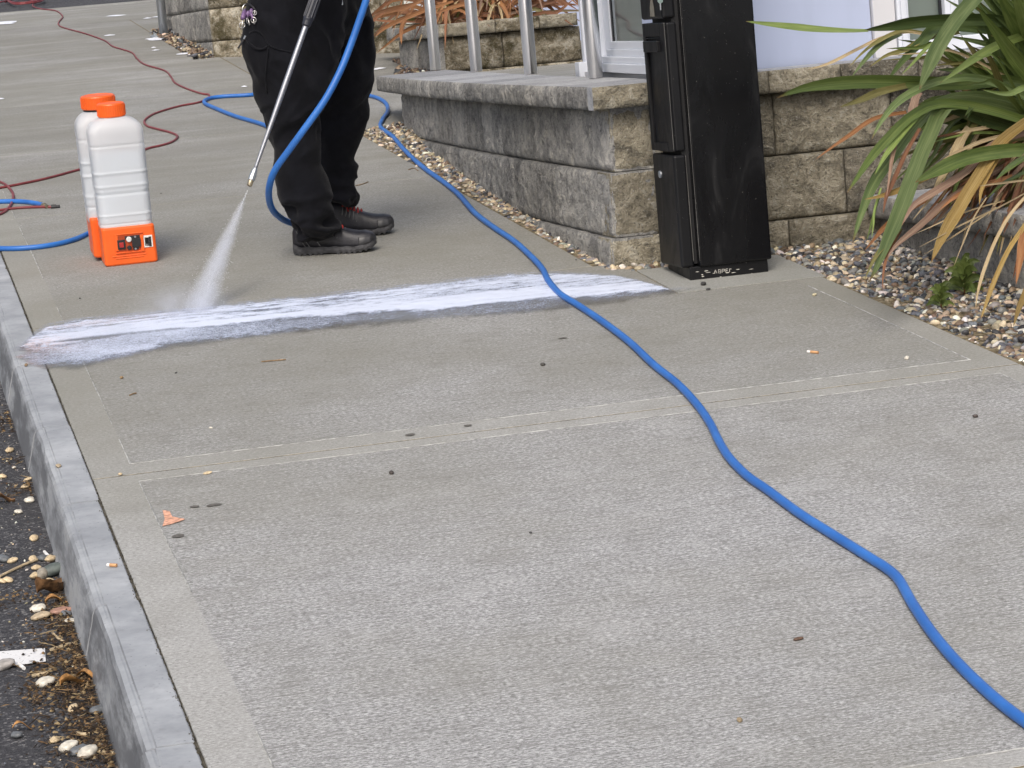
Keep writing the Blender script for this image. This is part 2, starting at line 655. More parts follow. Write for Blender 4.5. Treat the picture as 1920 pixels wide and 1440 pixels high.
KX0, KX1 = 0.34, 0.4405
kerb = thing('kerb', 'x', 'x')
del kerb['label'], kerb['category']
kerb['kind'] = 'structure'
prof = [(KX1, -0.30), (KX1, -0.003), (KX1 - 0.003, 0.0), (KX0 + 0.030, 0.0005), (KX0 + 0.027, -0.0018), (KX0 + 0.023, -0.0018), (KX0 + 0.020, -0.001), (KX0 + 0.010, -0.004),
        (KX0 + 0.003, -0.010), (KX0 - 0.001, -0.020), (KX0 - 0.004, -0.034), (KX0 - 0.026, -0.118), (KX0 - 0.027, -0.125), (KX0 - 0.027, -0.30)]
joints = [-0.75, 0.2, 1.13, 2.05, 2.87, 3.69, 4.607, 5.562, 6.478, 7.379, 8.31, 9.25, 10.2, 11.1, 12.0, 12.95, 13.9, 14.8, 15.7, 16.6, 17.5, 18.4, 19.3, 20.2, 21.1, 22.0]
for a, b in zip(joints[:-1], joints[1:]):
    ny = 12
    V, Fc = [], []
    dz, dx = random.uniform(-.0018, .0012), random.uniform(-.002, .002)
    for j in range(ny + 1):
        s = j / ny
        y = a + 0.0016 + (b - a - 0.0032) * s
        pull = 0.0022 * max(0, 1 - min(s, 1 - s) * 30)
        for k, (x, z) in enumerate(prof):
            ch = 0
            if 3 <= k <= 10:
                ch = 0.004 * (fbm(y * 13, k * 0.5 + a, 1.0) - 0.5) + (0.0035 * max(0, fbm(y * 7 + a, 3.0, k * 0.15) - 0.62) * 5 if 6 <= k <= 9 else 0)
            V.append((x + dx + ch * (1 if k > 5 else 0.2), y, min(z + dz - ch * 0.5 - (pull if 1 <= k <= 10 else 0), 0.001)))
    n = len(prof)
    for j in range(ny):
        for k in range(n - 1):
            Fc.append((j * n + k, (j + 1) * n + k, (j + 1) * n + k + 1, j * n + k + 1))
    Fc.append(tuple(range(n)))
    Fc.append(tuple(ny * n + k for k in reversed(range(n))))
    me = mesh_from('kerb_stone', V, [tuple(reversed(f)) for f in Fc], [M['kerb']])
    part('kerb_stone', me, kerb)
me = mesh_from('kerb_bedding', sheet(0.362, -0.75, 0.45, 22.0, -0.0068), [(0, 1, 2, 3)], [M['dark_joint']])
part('kerb_bedding', me, kerb)
# moss and grit along the back of the kerb: tiny grains standing in the joint
V = MB()
for i in range(1000):
    y = 3.7 + 7.5 * random.random() ** 1.4
    if 8.3 < y < 8.95:
        continue
    x = 0.4395 + random.gauss(0, .0032)
    r = random.uniform(.0012, .0036)
    V.add([(x - r, y - r, -.006), (x + r, y - r, -.006), (x, y + r, -.006), (x + random.gauss(0, .002), y, random.uniform(-.003, .0035))], [(0, 1, 3), (1, 2, 3), (2, 0, 3)])
part('joint_grit', V.mesh('joint_grit', [simple('mossy_grit', (0.050, 0.046, 0.034), 0.95, nscale=60, namp=0.6)]), kerb, kind='stuff')

pav = thing('pavement', 'x', 'x')
del pav['label'], pav['category']
pav['kind'] = 'structure'
me = mesh_from('joint_bed', sheet(0.4475, -3, 9, 25.2, -0.0013), [(0, 1, 2, 3)], [M['joint']])
part('joint_bed', me, pav)


def ridge(mb, x0, y0, x1, y1, seed):
    """thin broken line of laitance left by the edging trowel"""
    L = math.hypot(x1 - x0, y1 - y0)
    d = np.array([(x1 - x0) / L, (y1 - y0) / L, 0])
    nrm = np.array([-d[1], d[0], 0])
    n = max(4, int(L / 0.05))
    s = np.linspace(0, L, n + 1)
    w = 0.0007 + 0.0030 * fbm(s * 5 + seed, seed * 3.1) ** 1.5
    off = 0.006 * (fbm(s * 2.2 + seed, 4.0 + seed) - 0.5)
    on = fbm(s * 1.7 + seed * 7, 9.0) > 0.44
    for i in range(n):
        if not on[i]:
            continue
        p = [np.array([x0, y0, 0]) + d * s[k] + nrm * off[k] for k in (i, i + 1)]
        ww = (w[i], w[i + 1])
        V = [p[0] - nrm * ww[0], p[1] - nrm * ww[1], p[1] + nrm * ww[1], p[0] + nrm * ww[0], p[0] + (0, 0, .0016), p[1] + (0, 0, .0016)]
        V = [v + np.array((0, 0, .0004)) for v in V]
        mb.add(V, [(0, 1, 5, 4), (3, 4, 5, 2), (0, 4, 3), (1, 2, 5)], 2)


def slab(x0, x1, y0, y1, ml=0.0, mr=0.0, mn=0.0, mf=0.0, mats=None, top=0.0, seed=0.0, cut=None):
    mb = MB()
    c = 0.0016
    X = [x0 + .0045, x0 + .0045 + c] + ([x0 + ml] if ml else []) + ([x1 - mr] if mr else []) + [x1 - .0045 - c, x1 - .0045]
    Yv = [y0 + .0045, y0 + .0045 + c] + ([y0 + mn] if mn else []) + ([y1 - mf] if mf else []) + [y1 - .0045 - c, y1 - .0045]
    if cut:
        X = sorted(set(X + [cut[0]]))
        Yv = sorted(set(Yv + [cut[1]]))
    nx, ny = len(X), len(Yv)
    V = []
    for j, y in enumerate(Yv):
        for i, x in enumerate(X):
            z = top - (c if i in (0, nx - 1) or j in (0, ny - 1) else 0)
            V.append((x, y, z))
    Fc, m = [], []
    for j in range(ny - 1):
        for i in range(nx - 1):
            cx, cy = (X[i] + X[i + 1]) / 2, (Yv[j] + Yv[j + 1]) / 2
            if cut and cx > cut[0] and cy > cut[1]:
                continue
            Fc.append((j * nx + i, j * nx + i + 1, (j + 1) * nx + i + 1, (j + 1) * nx + i))
            inner = (x0 + max(ml, .008) < cx < x1 - max(mr, .008)) and (y0 + max(mn, .008) < cy < y1 - max(mf, .008))
            m.append(0 if inner else 1)
    mb.v.append(np.array(V))
    mb.f += Fc
    mb.m += m
    mb.n += len(V)
    # skirt
    ring = [(x0 + .0045, y0 + .0045), (x1 - .0045, y0 + .0045), (x1 - .0045, y1 - .0045), (x0 + .0045, y1 - .0045)]
    if cut:
        ring[2:3] = [(x1 - .0045, cut[1]), (cut[0], cut[1]), (cut[0], y1 - .0045)]
    for (ax, ay), (bx, by) in zip(ring, ring[1:] + ring[:1]):
        mb.add([(ax, ay, top - c), (bx, by, top - c), (bx, by, -0.12), (ax, ay, -0.12)], [(3, 2, 1, 0)], 1)
    if ml:
        ridge(mb, x0 + ml, y0 + mn, x0 + ml, y1 - mf, seed + 1)
    if mr:
        ridge(mb, x1 - mr, y0 + mn, x1 - mr, (cut[1] - .12 if cut else y1 - mf), seed + 2)
    if mn:
        ridge(mb, x0 + ml, y0 + mn, x1 - mr, y0 + mn, seed + 3)
    if mf:
        ridge(mb, x0 + ml, y1 - mf, x1 - mr, y1 - mf, seed + 4)
    me = mb.mesh('slab', mats or [M['broom'], M['trowel'], M['lip']])
    return part('slab', me, pav)


PX0, PX1, PX2 = 0.441, 3.043, 2.425
near_slab = None
slab(PX0, PX1, -2.0, 1.22, .115, .1, .1, .1, seed=.3)
slab(PX0, PX1, 1.22, 3.878, .115, .1, .1, .1, seed=1.3)
near_slab = slab(PX0, PX1, 3.878, 6.692, .115, .1, .077, .085, seed=2.7)
mid_slab = slab(PX0, PX1, 6.692, 8.912, .115, .1, .115, 0, seed=4.1, cut=(PX2 + .10, 8.245))
slab(PX2 + .10, 3.055, 8.245, 8.735, 0, 0, 0, 0, mats=[M['pad'], M['pad'], M['lip']], top=.003, seed=6.2)
slab(PX0, PX2, 8.912, 11.565, .115, 0, .0, .0, seed=6.7)
slab(PX0, PX2 + .01, 11.565, 13.95, .115, 0, 0, 0, seed=7.7)
slab(PX0, 2.45, 13.95, 16.4, .115, 0, 0, 0, seed=8.1)
slab(PX0, 2.42, 16.4, 18.9, .115, 0, 0, 0, seed=9.1)
slab(PX0, 2.24, 18.9, 22.85, .115, 0, 0, 0, seed=10.4)
slab(2.24, 4.6, 21.3, 22.85, 0, 0, 0, 0, seed=10.9)
slab(PX0, 4.6, 22.85, 25.2, 0, 0, 0, .25, seed=11.4)
slab(2.45, 6.5, 13.52, 16.4, 0, 0, 0, 0, seed=12.4)
slab(2.42, 6.5, 16.4, 18.9, 0, 0, 0, 0, seed=13.4)

# flat stains and the last of the orange marking paint, each a thin mark on its slab
M['stain'] = simple('damp_stain', (0.115, 0.105, 0.088), 0.6, nscale=150, namp=0.3)
M['orange_paint'] = simple('orange_marking_paint', (0.62, 0.33, 0.22), 0.8, nscale=90, namp=0.35)


def blot(px, py, rx, ry, mat, name, par, seed, z=.0022, pts=None, lobes=.35):
    c = G(px, py)
    k = 26
    V = [(c[0], c[1], z)]
    for i in range(k):
        t = 2 * math.pi * i / k
        r = 1 + lobes * (fbm(math.cos(t) * 1.6 + seed, math.sin(t) * 1.6 + seed * 2, 0) - .5) * 2
        V.append((c[0] + rx * r * math.cos(t), c[1] + ry * r * math.sin(t), z))
    part(name, mesh_from(name, V, [(0, i + 1, (i + 1) % k + 1) for i in range(k)], [mat]), par)


blot(365, 951, .011, .010, M['stain'], 'stain', near_slab, 1.2)
blot(401, 948, .018, .012, M['stain'], 'stain', near_slab, 2.2)
blot(334, 1006, .015, .016, M['stain'], 'stain', near_slab, 3.2)
blot(1055, 635, .013, .010, M['stain'], 'stain', mid_slab, 4.2)
blot(769, 816, .014, .012, M['stain'], 'stain', mid_slab, 5.4)
blot(877, 799, .011, .009, M['stain'], 'stain', mid_slab, 5.9)
pts = [(305, 958), (318, 960), (323, 970), (348, 975), (335, 980), (318, 985), (305, 988), (309, 974)]
W = [G(*p) for p in pts]
part('paint_mark', mesh_from('paint_mark', [(w[0], w[1], .0024) for w in W], [tuple(reversed(range(len(W))))], [M['orange_paint']]), near_slab)


# ------------------------------------------------------------------ WALLS of split-face block
def rock_face(L, H, frame, depth, mat_list, seed, res=0.0095, amp=0.011, rib=0.0, gap=0.0022, top_mat=None, end_smooth=False):
    """one split-face block; frame(u, w, d) -> level coordinates, d outwards"""
    nu, nw = max(6, int(L / res)), max(5, int(H / res))
    u = np.linspace(gap, L - gap, nu + 1)
    w = np.linspace(gap, H - gap, nw + 1)
    U, W = np.meshgrid(u, w)
    e = np.minimum(np.minimum(U - gap, L - gap - U), np.minimum(W - gap, H - gap - W))
    fall = np.clip(e / 0.022, 0, 1) ** 0.6
    d = amp * (2.1 * fbm(U * 9 + seed * 13.7, W * 9 + seed * 3.3, seed, 5) - 0.75)
    d += 0.95 * amp * (fbm(U * 42 + seed, W * 42, seed + 3, 3) - 0.5) * 2
    if rib:
        d += rib * (fbm(U * 10 + seed * 5, W * 0.8, seed + 9, 3) - 0.5) * 2
    d = d * (0.25 + 0.75 * fall) - 0.007 * (1 - fall)
    V = frame(U.ravel(), W.ravel(), d.ravel())
    n1 = nu + 1
    Fc = [(j * n1 + i, j * n1 + i + 1, (j + 1) * n1 + i + 1, (j + 1) * n1 + i) for j in range(nw) for i in range(nu)]
    mi = [0] * len(Fc)
    # side skirts going back
    ring = [i for i in range(n1)] + [j * n1 + nu for j in range(1, nw + 1)] + [nw * n1 + i for i in range(nu - 1, -1, -1)] + [j * n1 for j in range(nw - 1, 0, -1)]
    Ur, Wr = U.ravel()[ring], W.ravel()[ring]
    B = frame(Ur, Wr, np.full(len(ring), -depth))
    b0 = len(V)
    V = np.vstack([V, B])
    k = len(ring)
    for i in range(k):
        j = (i + 1) % k
        Fc.append((ring[j], ring[i], b0 + i, b0 + j))
        istop = n1 + nw - 1 <= i < n1 + nw + nu - 1
        mi.append(1 if (len(mat_list) > 1 and (istop or end_smooth)) else 0)
    me = mesh_from('block', LV(V), Fc, mat_list, mi)
    sm = np.array([1 if f < nu * nw else 0 for f in range(len(Fc))], bool)
    me.polygons.foreach_set('use_smooth', sm)
    return me


def curve_x(y):
    return 0.0092 * np.maximum(0, np.asarray(y, float) - 9.0) ** 2


def left_frame(x0, y0, z0, flip=False):
    """face looking towards the kerb, u runs from far to near"""
    def fr(u, w, d):
        y = y0 - u
        sl = 0.0184 * np.maximum(0, y - 9.0)
        nl = np.sqrt(1 + sl * sl)
        return np.stack([x0 + curve_x(y) - d / nl, y + d * sl / nl, z0 + w], 1)
    return fr


def right_frame(x0, y0, z0):
    def fr(u, w, d):
        return np.stack([x0 + u, y0 - d, z0 + w], 1)
    return fr


def dir_frame(p0, dirv, z0):
    """u along dirv (level), outward = right-hand side looking along dirv ... (dy, -dx)"""
    dx, dy = dirv

    def fr(u, w, d):
        return np.stack([p0[0] + dx * u + dy * d, p0[1] + dy * u - dx * d, z0 + w], 1)
    return fr


def jig(a, b, n):
    s = np.linspace(a, b, n + 1)
    s[1:-1] += RNG.uniform(-.03, .03, n - 1)
    return list(s)


wall = thing('retaining_wall', 'grey and buff split-block retaining wall with cap stones, behind the black post', 'wall', (2.5, 8.9, 0))
CZ = [(-.13, .1025), (.1025, .332), (.332, .556)]
LX = [2.468, 2.490, 2.512]
RY = [8.822, 8.842, 8.862]
LJ = [[8.822, 9.45, 10.15, 10.9], [8.842, 9.62, 10.35, 11.15, 11.9, 12.7, 13.4], [8.862, 9.42, 10.0, 10.62, 11.0, 11.4, 11.8, 12.2, 12.65, 13.1, 13.5]]
RJ = [[2.468, 2.685, 3.135, 3.585, 4.03], [2.490, 2.92, 3.37, 3.82, 4.27], [2.512, 2.67, 3.122, 3.57, 4.02, 4.47]]
sd_ = 1.0
for c in range(3):
    z0, z1 = CZ[c]
    for a, b in zip(LJ[c][:-1], LJ[c][1:]):
        sd_ += 1.37
        me = rock_face(b - a, z1 - z0, left_frame(LX[c], b, z0), .16, [M['grey_stone']], sd_, rib=.003, amp=.010, gap=.0014)
        part('block', me, wall)
    for a, b in zip(RJ[c][:-1], RJ[c][1:]):
        sd_ += 1.37
        dk = b > 3.6
        me = rock_face(b - a, z1 - z0, right_frame(a, RY[c], z0), .16, [M['dark_stone'] if dk else M['buff_stone']], sd_, amp=.008, gap=.0018)
        part('block', me, wall)
# end face of the wall, turning away from the street
for c in (1, 2):
    z0, z1 = CZ[c]
    yE = LJ[c][-1]
    xE = LX[c] + float(curve_x(yE))
    me = rock_face(.34, z1 - z0, dir_frame((xE + .36, yE + .02), (-1, 0), z0), .1, [M['grey_stone']], 40 + c, res=.02)
    part('block', me, wall)
# caps
cj = [8.872] + jig(9.33, 14.12, 11)
for a, b in zip(cj[:-1], cj[1:]):
    sd_ += 1.1
    me = rock_face(b - a, .084, left_frame(2.447, b, .556), .335 + .06 * min(1, max(0, (a - 9.5) / 3)), [M['grey_stone'], M['cap_top']], sd_, res=.009, amp=.0085, rib=.003, gap=.0020)
    part('cap_stone', me, wall)
cx = [2.440, 2.76, 3.091, 3.364, 3.66, 3.97, 4.28]
for i, (a, b) in enumerate(zip(cx[:-1], cx[1:])):
    sd_ += 1.1
    me = rock_face(b - a, .084, right_frame(a, 8.795, .556), .075 if i == 0 else .30, [M['dark_stone'] if a > 3.34 else M['buff_stone'], M['cap_top']], sd_, res=.009, amp=.007, gap=.002, end_smooth=(i == 0))
    part('cap_stone', me, wall)
mb = MB()
mb.box((2.62, 9.0, -.1), (4.4, 9.11, .553), 0, LV)
mb.box((2.78, 9.0, -.1), (2.9, 10.6, .553), 0, LV)
mb.box((2.50, 8.872, .560), (2.8, 9.10, .6385), 1, LV)
for y in np.arange(10.6, 13.4, .35):
    xx = 2.64 + float(curve_x(y))
    mb.box((xx, y, -.1), (xx + .22, y + .35, .553), 0, LV)
part('core', mb.mesh('core', [M['dark_stone'], M['cap_top']]), wall)
mb = MB().box((2.92, 9.11, .45), (6.5, 14.6, .58), 0, LV)
o = put('landing', mb.mesh('landing', [M['trowel']]), kind='structure')
for px, py in ((1068 - 131, 290), (1068 - 118, 291)):
    pass

# low wall below the big plant
low = thing('planter_wall', 'low grey stone garden wall with a projecting cap under the green spiky plant', 'wall', (3.47, 8.0, 0))
lz = lambda y: .081 * (y - 8.85)


def lowf(y0, x0, z0):
    def fr(u, w, d):
        return np.stack([x0 - d, y0 - u, z0 + w], 1)
    return fr


ys = [8.80, 8.35, 7.90, 7.45, 7.0, 6.55, 6.1]
for a, b in zip(ys[:-1], ys[1:]):
    sd_ += 1.1
    part('block', rock_face(a - b, .30, lowf(a, 3.47, -.22), .2, [M['grey_stone']], sd_, amp=.008, rib=.005), low)
ys = [8.80, 8.52, 8.13, 7.72, 7.30, 6.86, 6.4, 6.0]
for a, b in zip(ys[:-1], ys[1:]):
    sd_ += 1.1
    part('cap_stone', rock_face(a - b, .082, lowf(a, 3.425, .081), .30, [M['grey_stone'], M['cap_top']], sd_, res=.01, amp=.007), low)
me = mesh_from('planter_soil', LV(sheet(3.60, 5.5, 7.5, 9.11, .10)), [(0, 1, 2, 3)], [simple('planter_soil', (0.045, 0.036, 0.026), 0.95, nscale=25, namp=.5, bump=.8, bscale=60)])
put('planter_soil', me, kind='structure')

# ------------------------------------------------------------------ BUILDING
bld = thing('building', 'lavender rendered shopfront with white framed windows, behind the wall and railing', 'building', (3.2, 9.2, 0.6))
YA = 9.12
mb = MB()
mb.box((2.81, YA, .50), (3.615, YA + .25, 4.2), 0, LV)
part('render_panel', bevel(mb.mesh('render_panel', [M['panel_blue']]), .003), bld)
part('pilaster', bevel(MB().box((3.618, YA - .02, .50), (3.705, YA + .25, 4.2), 0, LV).mesh('pilaster', [M['pilaster']]), .004), bld)


def window_x(x0, x1, z0, z1, mull, y=YA):
    fr = thing_part = bpy.data.objects.new('window', None)
    COL.objects.link(fr)
    fr.parent = bld
    mb = MB()
    for a, b in ((x0, x0 + .045), (x1 - .045, x1)):
        mb.box((a, y - .03, z0), (b, y + .05, z1), 0, LV)
        mb.box((a + .012, y - .042, z0), (b - .012, y - .03, z1), 0, LV)
    mb.box((x0 + .045, y - .028, z0), (x1 - .045, y + .05, z0 + .05), 0, LV)
    mb.box((x0 + .045, y - .028, z1 - .05), (x1 - .045, y + .05, z1), 0, LV)
    for m_ in mull:
        mb.box((m_ - .028, y - .03, z0 + .05), (m_ + .028, y + .05, z1 - .05), 0, LV)
        mb.box((m_ - .008, y - .04, z0 + .05), (m_ + .008, y - .03, z1 - .05), 0, LV)
    part('frame', bevel(mb.mesh('frame', [M['white_pvc']]), .003), fr)
    ed = [x0 + .045] + [q for m_ in mull for q in (m_ - .028, m_ + .028)] + [x1 - .045]
    for a, b in zip(ed[0::2], ed[1::2]):
        part('pane', mesh_from('pane', LV([(a, y + .012, z0 + .05), (b, y + .012, z0 + .05), (b, y + .012, z1 - .05), (a, y + .012, z1 - .05)]), [(0, 1, 2, 3)], [M['glass']]), fr)
        g = MB()
        for q in ((a, a + .009), (b - .009, b)):
            g.box((q[0], y - .001, z0 + .05), (q[1], y + .010, z1 - .05), 0, LV)
        part('gasket', g.mesh('gasket', [M['gasket']]), fr)
        part('blind', mesh_from('blind', LV([(a - .005, y + .03, z0), (b + .005, y + .03, z0), (b + .005, y + .03, z1), (a - .005, y + .03, z1)]), [(0, 1, 2, 3)], [M['blind']]), fr)
    return fr


window_x(3.708, 4.62, .64, 2.6, [3.925, 4.25])
part('render_panel', bevel(MB().box((4.625, YA, .40), (7.4, YA + .25, 4.2), 0, LV).mesh('render_panel', [M['panel_blue']]), .003), bld)
part('lintel', MB().box((3.708, YA - .005, 2.603), (4.622, YA + .25, 4.2), 0, LV).mesh('lintel', [M['panel_blue']]), bld)
part('sill', bevel(MB().box((3.708, YA - .05, .565), (4.62, YA + .05, .637), 0, LV).mesh('sill', [M['white_pvc']]), .004), bld)

# side front with the tall window, running away from the corner (u: distance from the corner)
BP0 = np.array([2.800, 9.13])
BD = np.array([0.085, 1.0]) / np.hypot(.085, 1)
BN = np.array([-BD[1], BD[0]])


def fb(v):
    v = np.asarray(v, float)
    return LV(np.stack([BP0[0] + BD[0] * v[:, 0] + BN[0] * v[:, 1], BP0[1] + BD[1] * v[:, 0] + BN[1] * v[:, 1], v[:, 2]], 1))


wB = bpy.data.objects.new('window', None)
COL.objects.link(wB)
wB.parent = bld
mb = MB()
mb.box((0.0, -.05, .715), (.94, .018, .742), 0, fb)              # inner rail
mb.box((0.0, -.05, .742), (.94, .006, .772), 0, fb)
mb.box((0.0, -.05, .690), (1.07, .040, .715), 0, fb)             # ledge
mb.box((0.0, -.05, .655), (1.08, .055, .690), 0, fb)             # outer sill
mb.box((.94, -.05, .715), (1.06, -.002, 3.0), 0, fb)              # jamb
mb.box((1.065, -.05, .690), (1.105, .030, 3.0), 0, fb)
mb.box((1.11, -.05, .690), (1.16, .012, 3.0), 0, fb)
part('frame', bevel(mb.mesh('frame', [M['white_pvc']]), .003), wB)
part('gasket', MB().box((.915, -.016, .772), (.939, -.009, 3.0), 0, fb).mesh('gasket', [M['gasket']]), wB)
part('pane', mesh_from('pane', fb([(0, -.012, .772), (.915, -.012, .772), (.915, -.012, 3.0), (0, -.012, 3.0)]), [(3, 2, 1, 0)], [M['glass']]), wB)
part('blind', mesh_from('blind', fb([(0.0, -.035, .74), (.945, -.035, .74), (.945, -.035, 3.0), (0.0, -.035, 3.0)]), [(3, 2, 1, 0)], [M['blind']]), wB)
part('screw_cap', MB().lathe(fb([(1.0, .058, .722)])[0], [(.004, -.008), (.006, -.004), (.006, .004), (.003, .008)], 10).mesh('screw_cap', [M['gasket']]), wB)
mb = MB()
mb.box((1.165, -.10, .50), (1.42, -.012, 4.2), 0, fb)
part('pilaster', mb.mesh('pilaster', [M['pilaster']]), bld)
part('door_trim', bevel(MB().box((1.425, -.05, .640), (1.47, .02, 3.0), 0, fb).box((1.41, -.05, .615), (1.50, .05, .69), 0, fb).mesh('door_trim', [M['white_pvc']]), .003), bld)
part('plinth', MB().box((0, -.05, .50), (1.42, .028, .650), 0, fb).mesh('plinth', [M['pilaster']]), bld)
part('lintel', MB().box((0, -.10, 3.0), (1.16, .0, 4.2), 0, fb).mesh('lintel', [M['panel_blue']]), bld)
part('return_wall', MB().box((1.475, -.30, .45), (1.52, -.06, 4.2), 0, fb).mesh('return_wall', [M['panel_blue']]), bld)

# next shopfront, far back
fb2 = thing('building', 'far lavender shopfront rising behind the rear stone planter', 'building', (4.5, 17.4, 0))
part('render_panel', MB().box((3.93, 17.3, .3), (9, 17.5, 4.6), 0, LV).mesh('render_panel', [M['panel_blue']]), fb2)
part('window_frame', MB().box((3.62, 17.25, 1.0), (3.66, 17.3, 3.2), 0, LV).box((3.88, 17.25, 1.0), (3.92, 17.3, 3.2), 0, LV).box((3.66, 17.25, 1.0), (3.88, 17.3, 1.05), 0, LV).mesh('window_frame', [M['white_pvc']]), fb2)
part('pane', mesh_from('pane', LV([(3.66, 17.29, 1.05), (3.88, 17.29, 1.05), (3.88, 17.29, 3.2), (3.66, 17.29, 3.2)]), [(0, 1, 2, 3)], [M['glass']]), fb2)
part('blind', mesh_from('blind', LV([(3.55, 17.42, .9), (3.93, 17.42, .9), (3.93, 17.42, 3.3), (3.55, 17.42, 3.3)]), [(0, 1, 2, 3)], [M['blind']]), fb2)

# rear planter
pl = thing('stone_planter', 'stained buff stone planter with a light cap, behind the steel railing', 'planter', (3.9, 16.0, 0))
PXc, PYc = 3.462, 15.88
fj = [0, .40, .87, 1.2]
ft = [0, .26, .60, .90, 1.2]
for (z0, z1, J) in ((.50, .585, [0, .18, .62, .88]), (.585, .800, [0, .375, .876])):
    for a, b in zip(J[:-1], J[1:]):
        sd_ += 1.3
        part('block', rock_face(b - a, z1 - z0, right_frame(PXc + a, PYc, z0), .14, [M['moss_stone']], sd_, res=.016, amp=.012), pl)
    for a, b in ((0, .38), (.38, .72)):
        sd_ += 1.3
        part('block', rock_face(b - a, z1 - z0, dir_frame((PXc - .14 * b / .72, PYc + b), (.14, -1), z0), .14, [M['grey_stone']], sd_, res=.02, rib=.004), pl)
for a, b in ((0, .36), (.36, .64), (.64, .885)):
    sd_ += 1.3
    part('cap_stone', rock_face(b - a, .083, right_frame(PXc - .03 + a, PYc - .045, .80), .26, [M['moss_stone'] if .1 < a < .6 else M['buff_stone'], M['cap_top']], sd_, res=.013, amp=.009), pl)
for a, b in ((-.04, .40), (.40, .78)):
    sd_ += 1.3
    part('cap_stone', rock_face(b - a, .083, dir_frame((PXc - .05 - .14 * b / .72, PYc + b), (.14, -1), .80), .26, [M['grey_stone'], M['cap_top']], sd_, res=.013, amp=.009), pl)
part('soil', mesh_from('soil', LV([(PXc - .05, PYc + .15, .85), (PXc + .88, PYc + .15, .85), (PXc + .88, PYc + 1.3, .85), (PXc - .2, PYc + 1.3, .85)]), [(0, 1, 2, 3)], [simple('dark_soil', (0.03, 0.024, 0.018), .95)]), pl)
part('core', MB().box((PXc + .03, PYc + .1, .45), (PXc + .86, PYc + .9, .80), 0, LV).mesh('core', [M['dark_stone']]), pl)

# far wall across the entrance
fw = thing('stone_wall', 'tall stained stone-block wall corner beside the galvanised post, behind the worker', 'wall', (2.37, 18.5, 0))
FC = np.array([2.372, 18.52])
fd = np.array([1.19, -.97]) / np.hypot(1.19, .97)
for k, (z0, z1) in enumerate(((.66, .895), (.895, 1.120), (1.120, 1.345), (1.345, 1.57))):
    J = [0, .42, .90, 1.36, 1.8] if k % 2 else [0, .25, .68, 1.12, 1.8]
    for a, b in zip(J[:-1], J[1:]):
        sd_ += 1.3
        part('block', rock_face(b - a, z1 - z0, dir_frame(FC + fd * a, tuple(fd), z0), .2, [M['moss_stone']], sd_, res=.022, amp=.012), fw)
    J = [0, .45, .9, 1.35, 1.8, 2.3, 3.0]
    for a, b in zip(J[:-1], J[1:]):
        sd_ += 1.3
        part('block', rock_face(b - a, z1 - z0, dir_frame((FC[0], FC[1] + b), (0, -1), z0), .2, [M['grey_stone']], sd_, res=.022, amp=.012, rib=.008), fw)
for a, b in ((0, .5), (.5, 1.0), (1.0, 1.5), (1.5, 1.85)):
    part('cap_stone', rock_face(b - a, .08, dir_frame(FC + fd * (a - .03) + np.array((-fd[1], fd[0])) * -.0, tuple(fd), 1.57), .3, [M['moss_stone'], M['cap_top']], 90 + a, res=.02), fw)
part('core', MB().box((2.42, 18.75, .5), (4.6, 21.4, 1.60), 0, LV).mesh('core', [M['dark_stone']]), fw)

# ------------------------------------------------------------------ RAILING
rail = thing('railing', 'brushed steel railing of round posts standing on the wall cap stones', 'railing', (2.75, 9.9, .6))
RP = [(2.752, 9.863), (2.872, 11.375), (2.978, 12.92), (3.052, 14.25)]
for x, y in RP:
    b0 = LV([(x, y, .640)])[0]
    b1 = LV([(x, y, 1.72)])[0]
    o = part('post', MB().tube([b0, b0 + (b1 - b0) * .5, b1], .0295, 24).mesh('post', [M['steel']], True), rail)
    m2 = MB()
    m2.tube([b0 + np.array((0, 0, .0005)), b0 + np.array((0, 0, .004))], .036, 24)
hr = LV([(x, y, 1.74) for x, y in [(2.70, 9.2)] + RP])
part('handrail', MB().tube(spline(hr, 24), .024, 16).mesh('handrail', [M['steel']], True), rail)

gp = thing('steel_post', 'galvanised round post on a base plate at the far wall corner', 'post', tuple(G(308, 69)))
gb = G(308, 69)
up = np.array((0, LS, LC))
part('pole', MB().tube([gb, gb + up * .9, gb + up * 1.8], .0345, 20).mesh('pole', [M['galv']], True), gp)
mb = MB().box(tuple(gb + (-.10, -.09, 0)), tuple(gb + (.10, .09, .012)))
part('base_plate', bevel(mb.mesh('base_plate', [M['galv']]), .002), gp)
for dx in (-.07, .07):
    for dy in (-.06, .06):
        part('bolt', MB().lathe(gb + (dx, dy, .012), [(.012, 0), (.012, .010), (.006, .012), (.006, .024), (.004, .026)], 6).mesh('bolt', [M['galv']]), gp)

# ------------------------------------------------------------------ BLACK SERVICE POST
bp = thing('service_post', 'tall black metal service post with stacked locker doors on the concrete corner pad', 'post', (2.76, 8.55, 0))
ZB = -.028   # level height of the pavement here


def bx(a, b, mat, w=.004, name='x'):
    a = (a[0], a[1], a[2] + ZB)
    b = (b[0], b[1], b[2] + ZB)
    return bevel(MB().box(a, b, 0, LV).mesh(name, [mat]), w, 3)


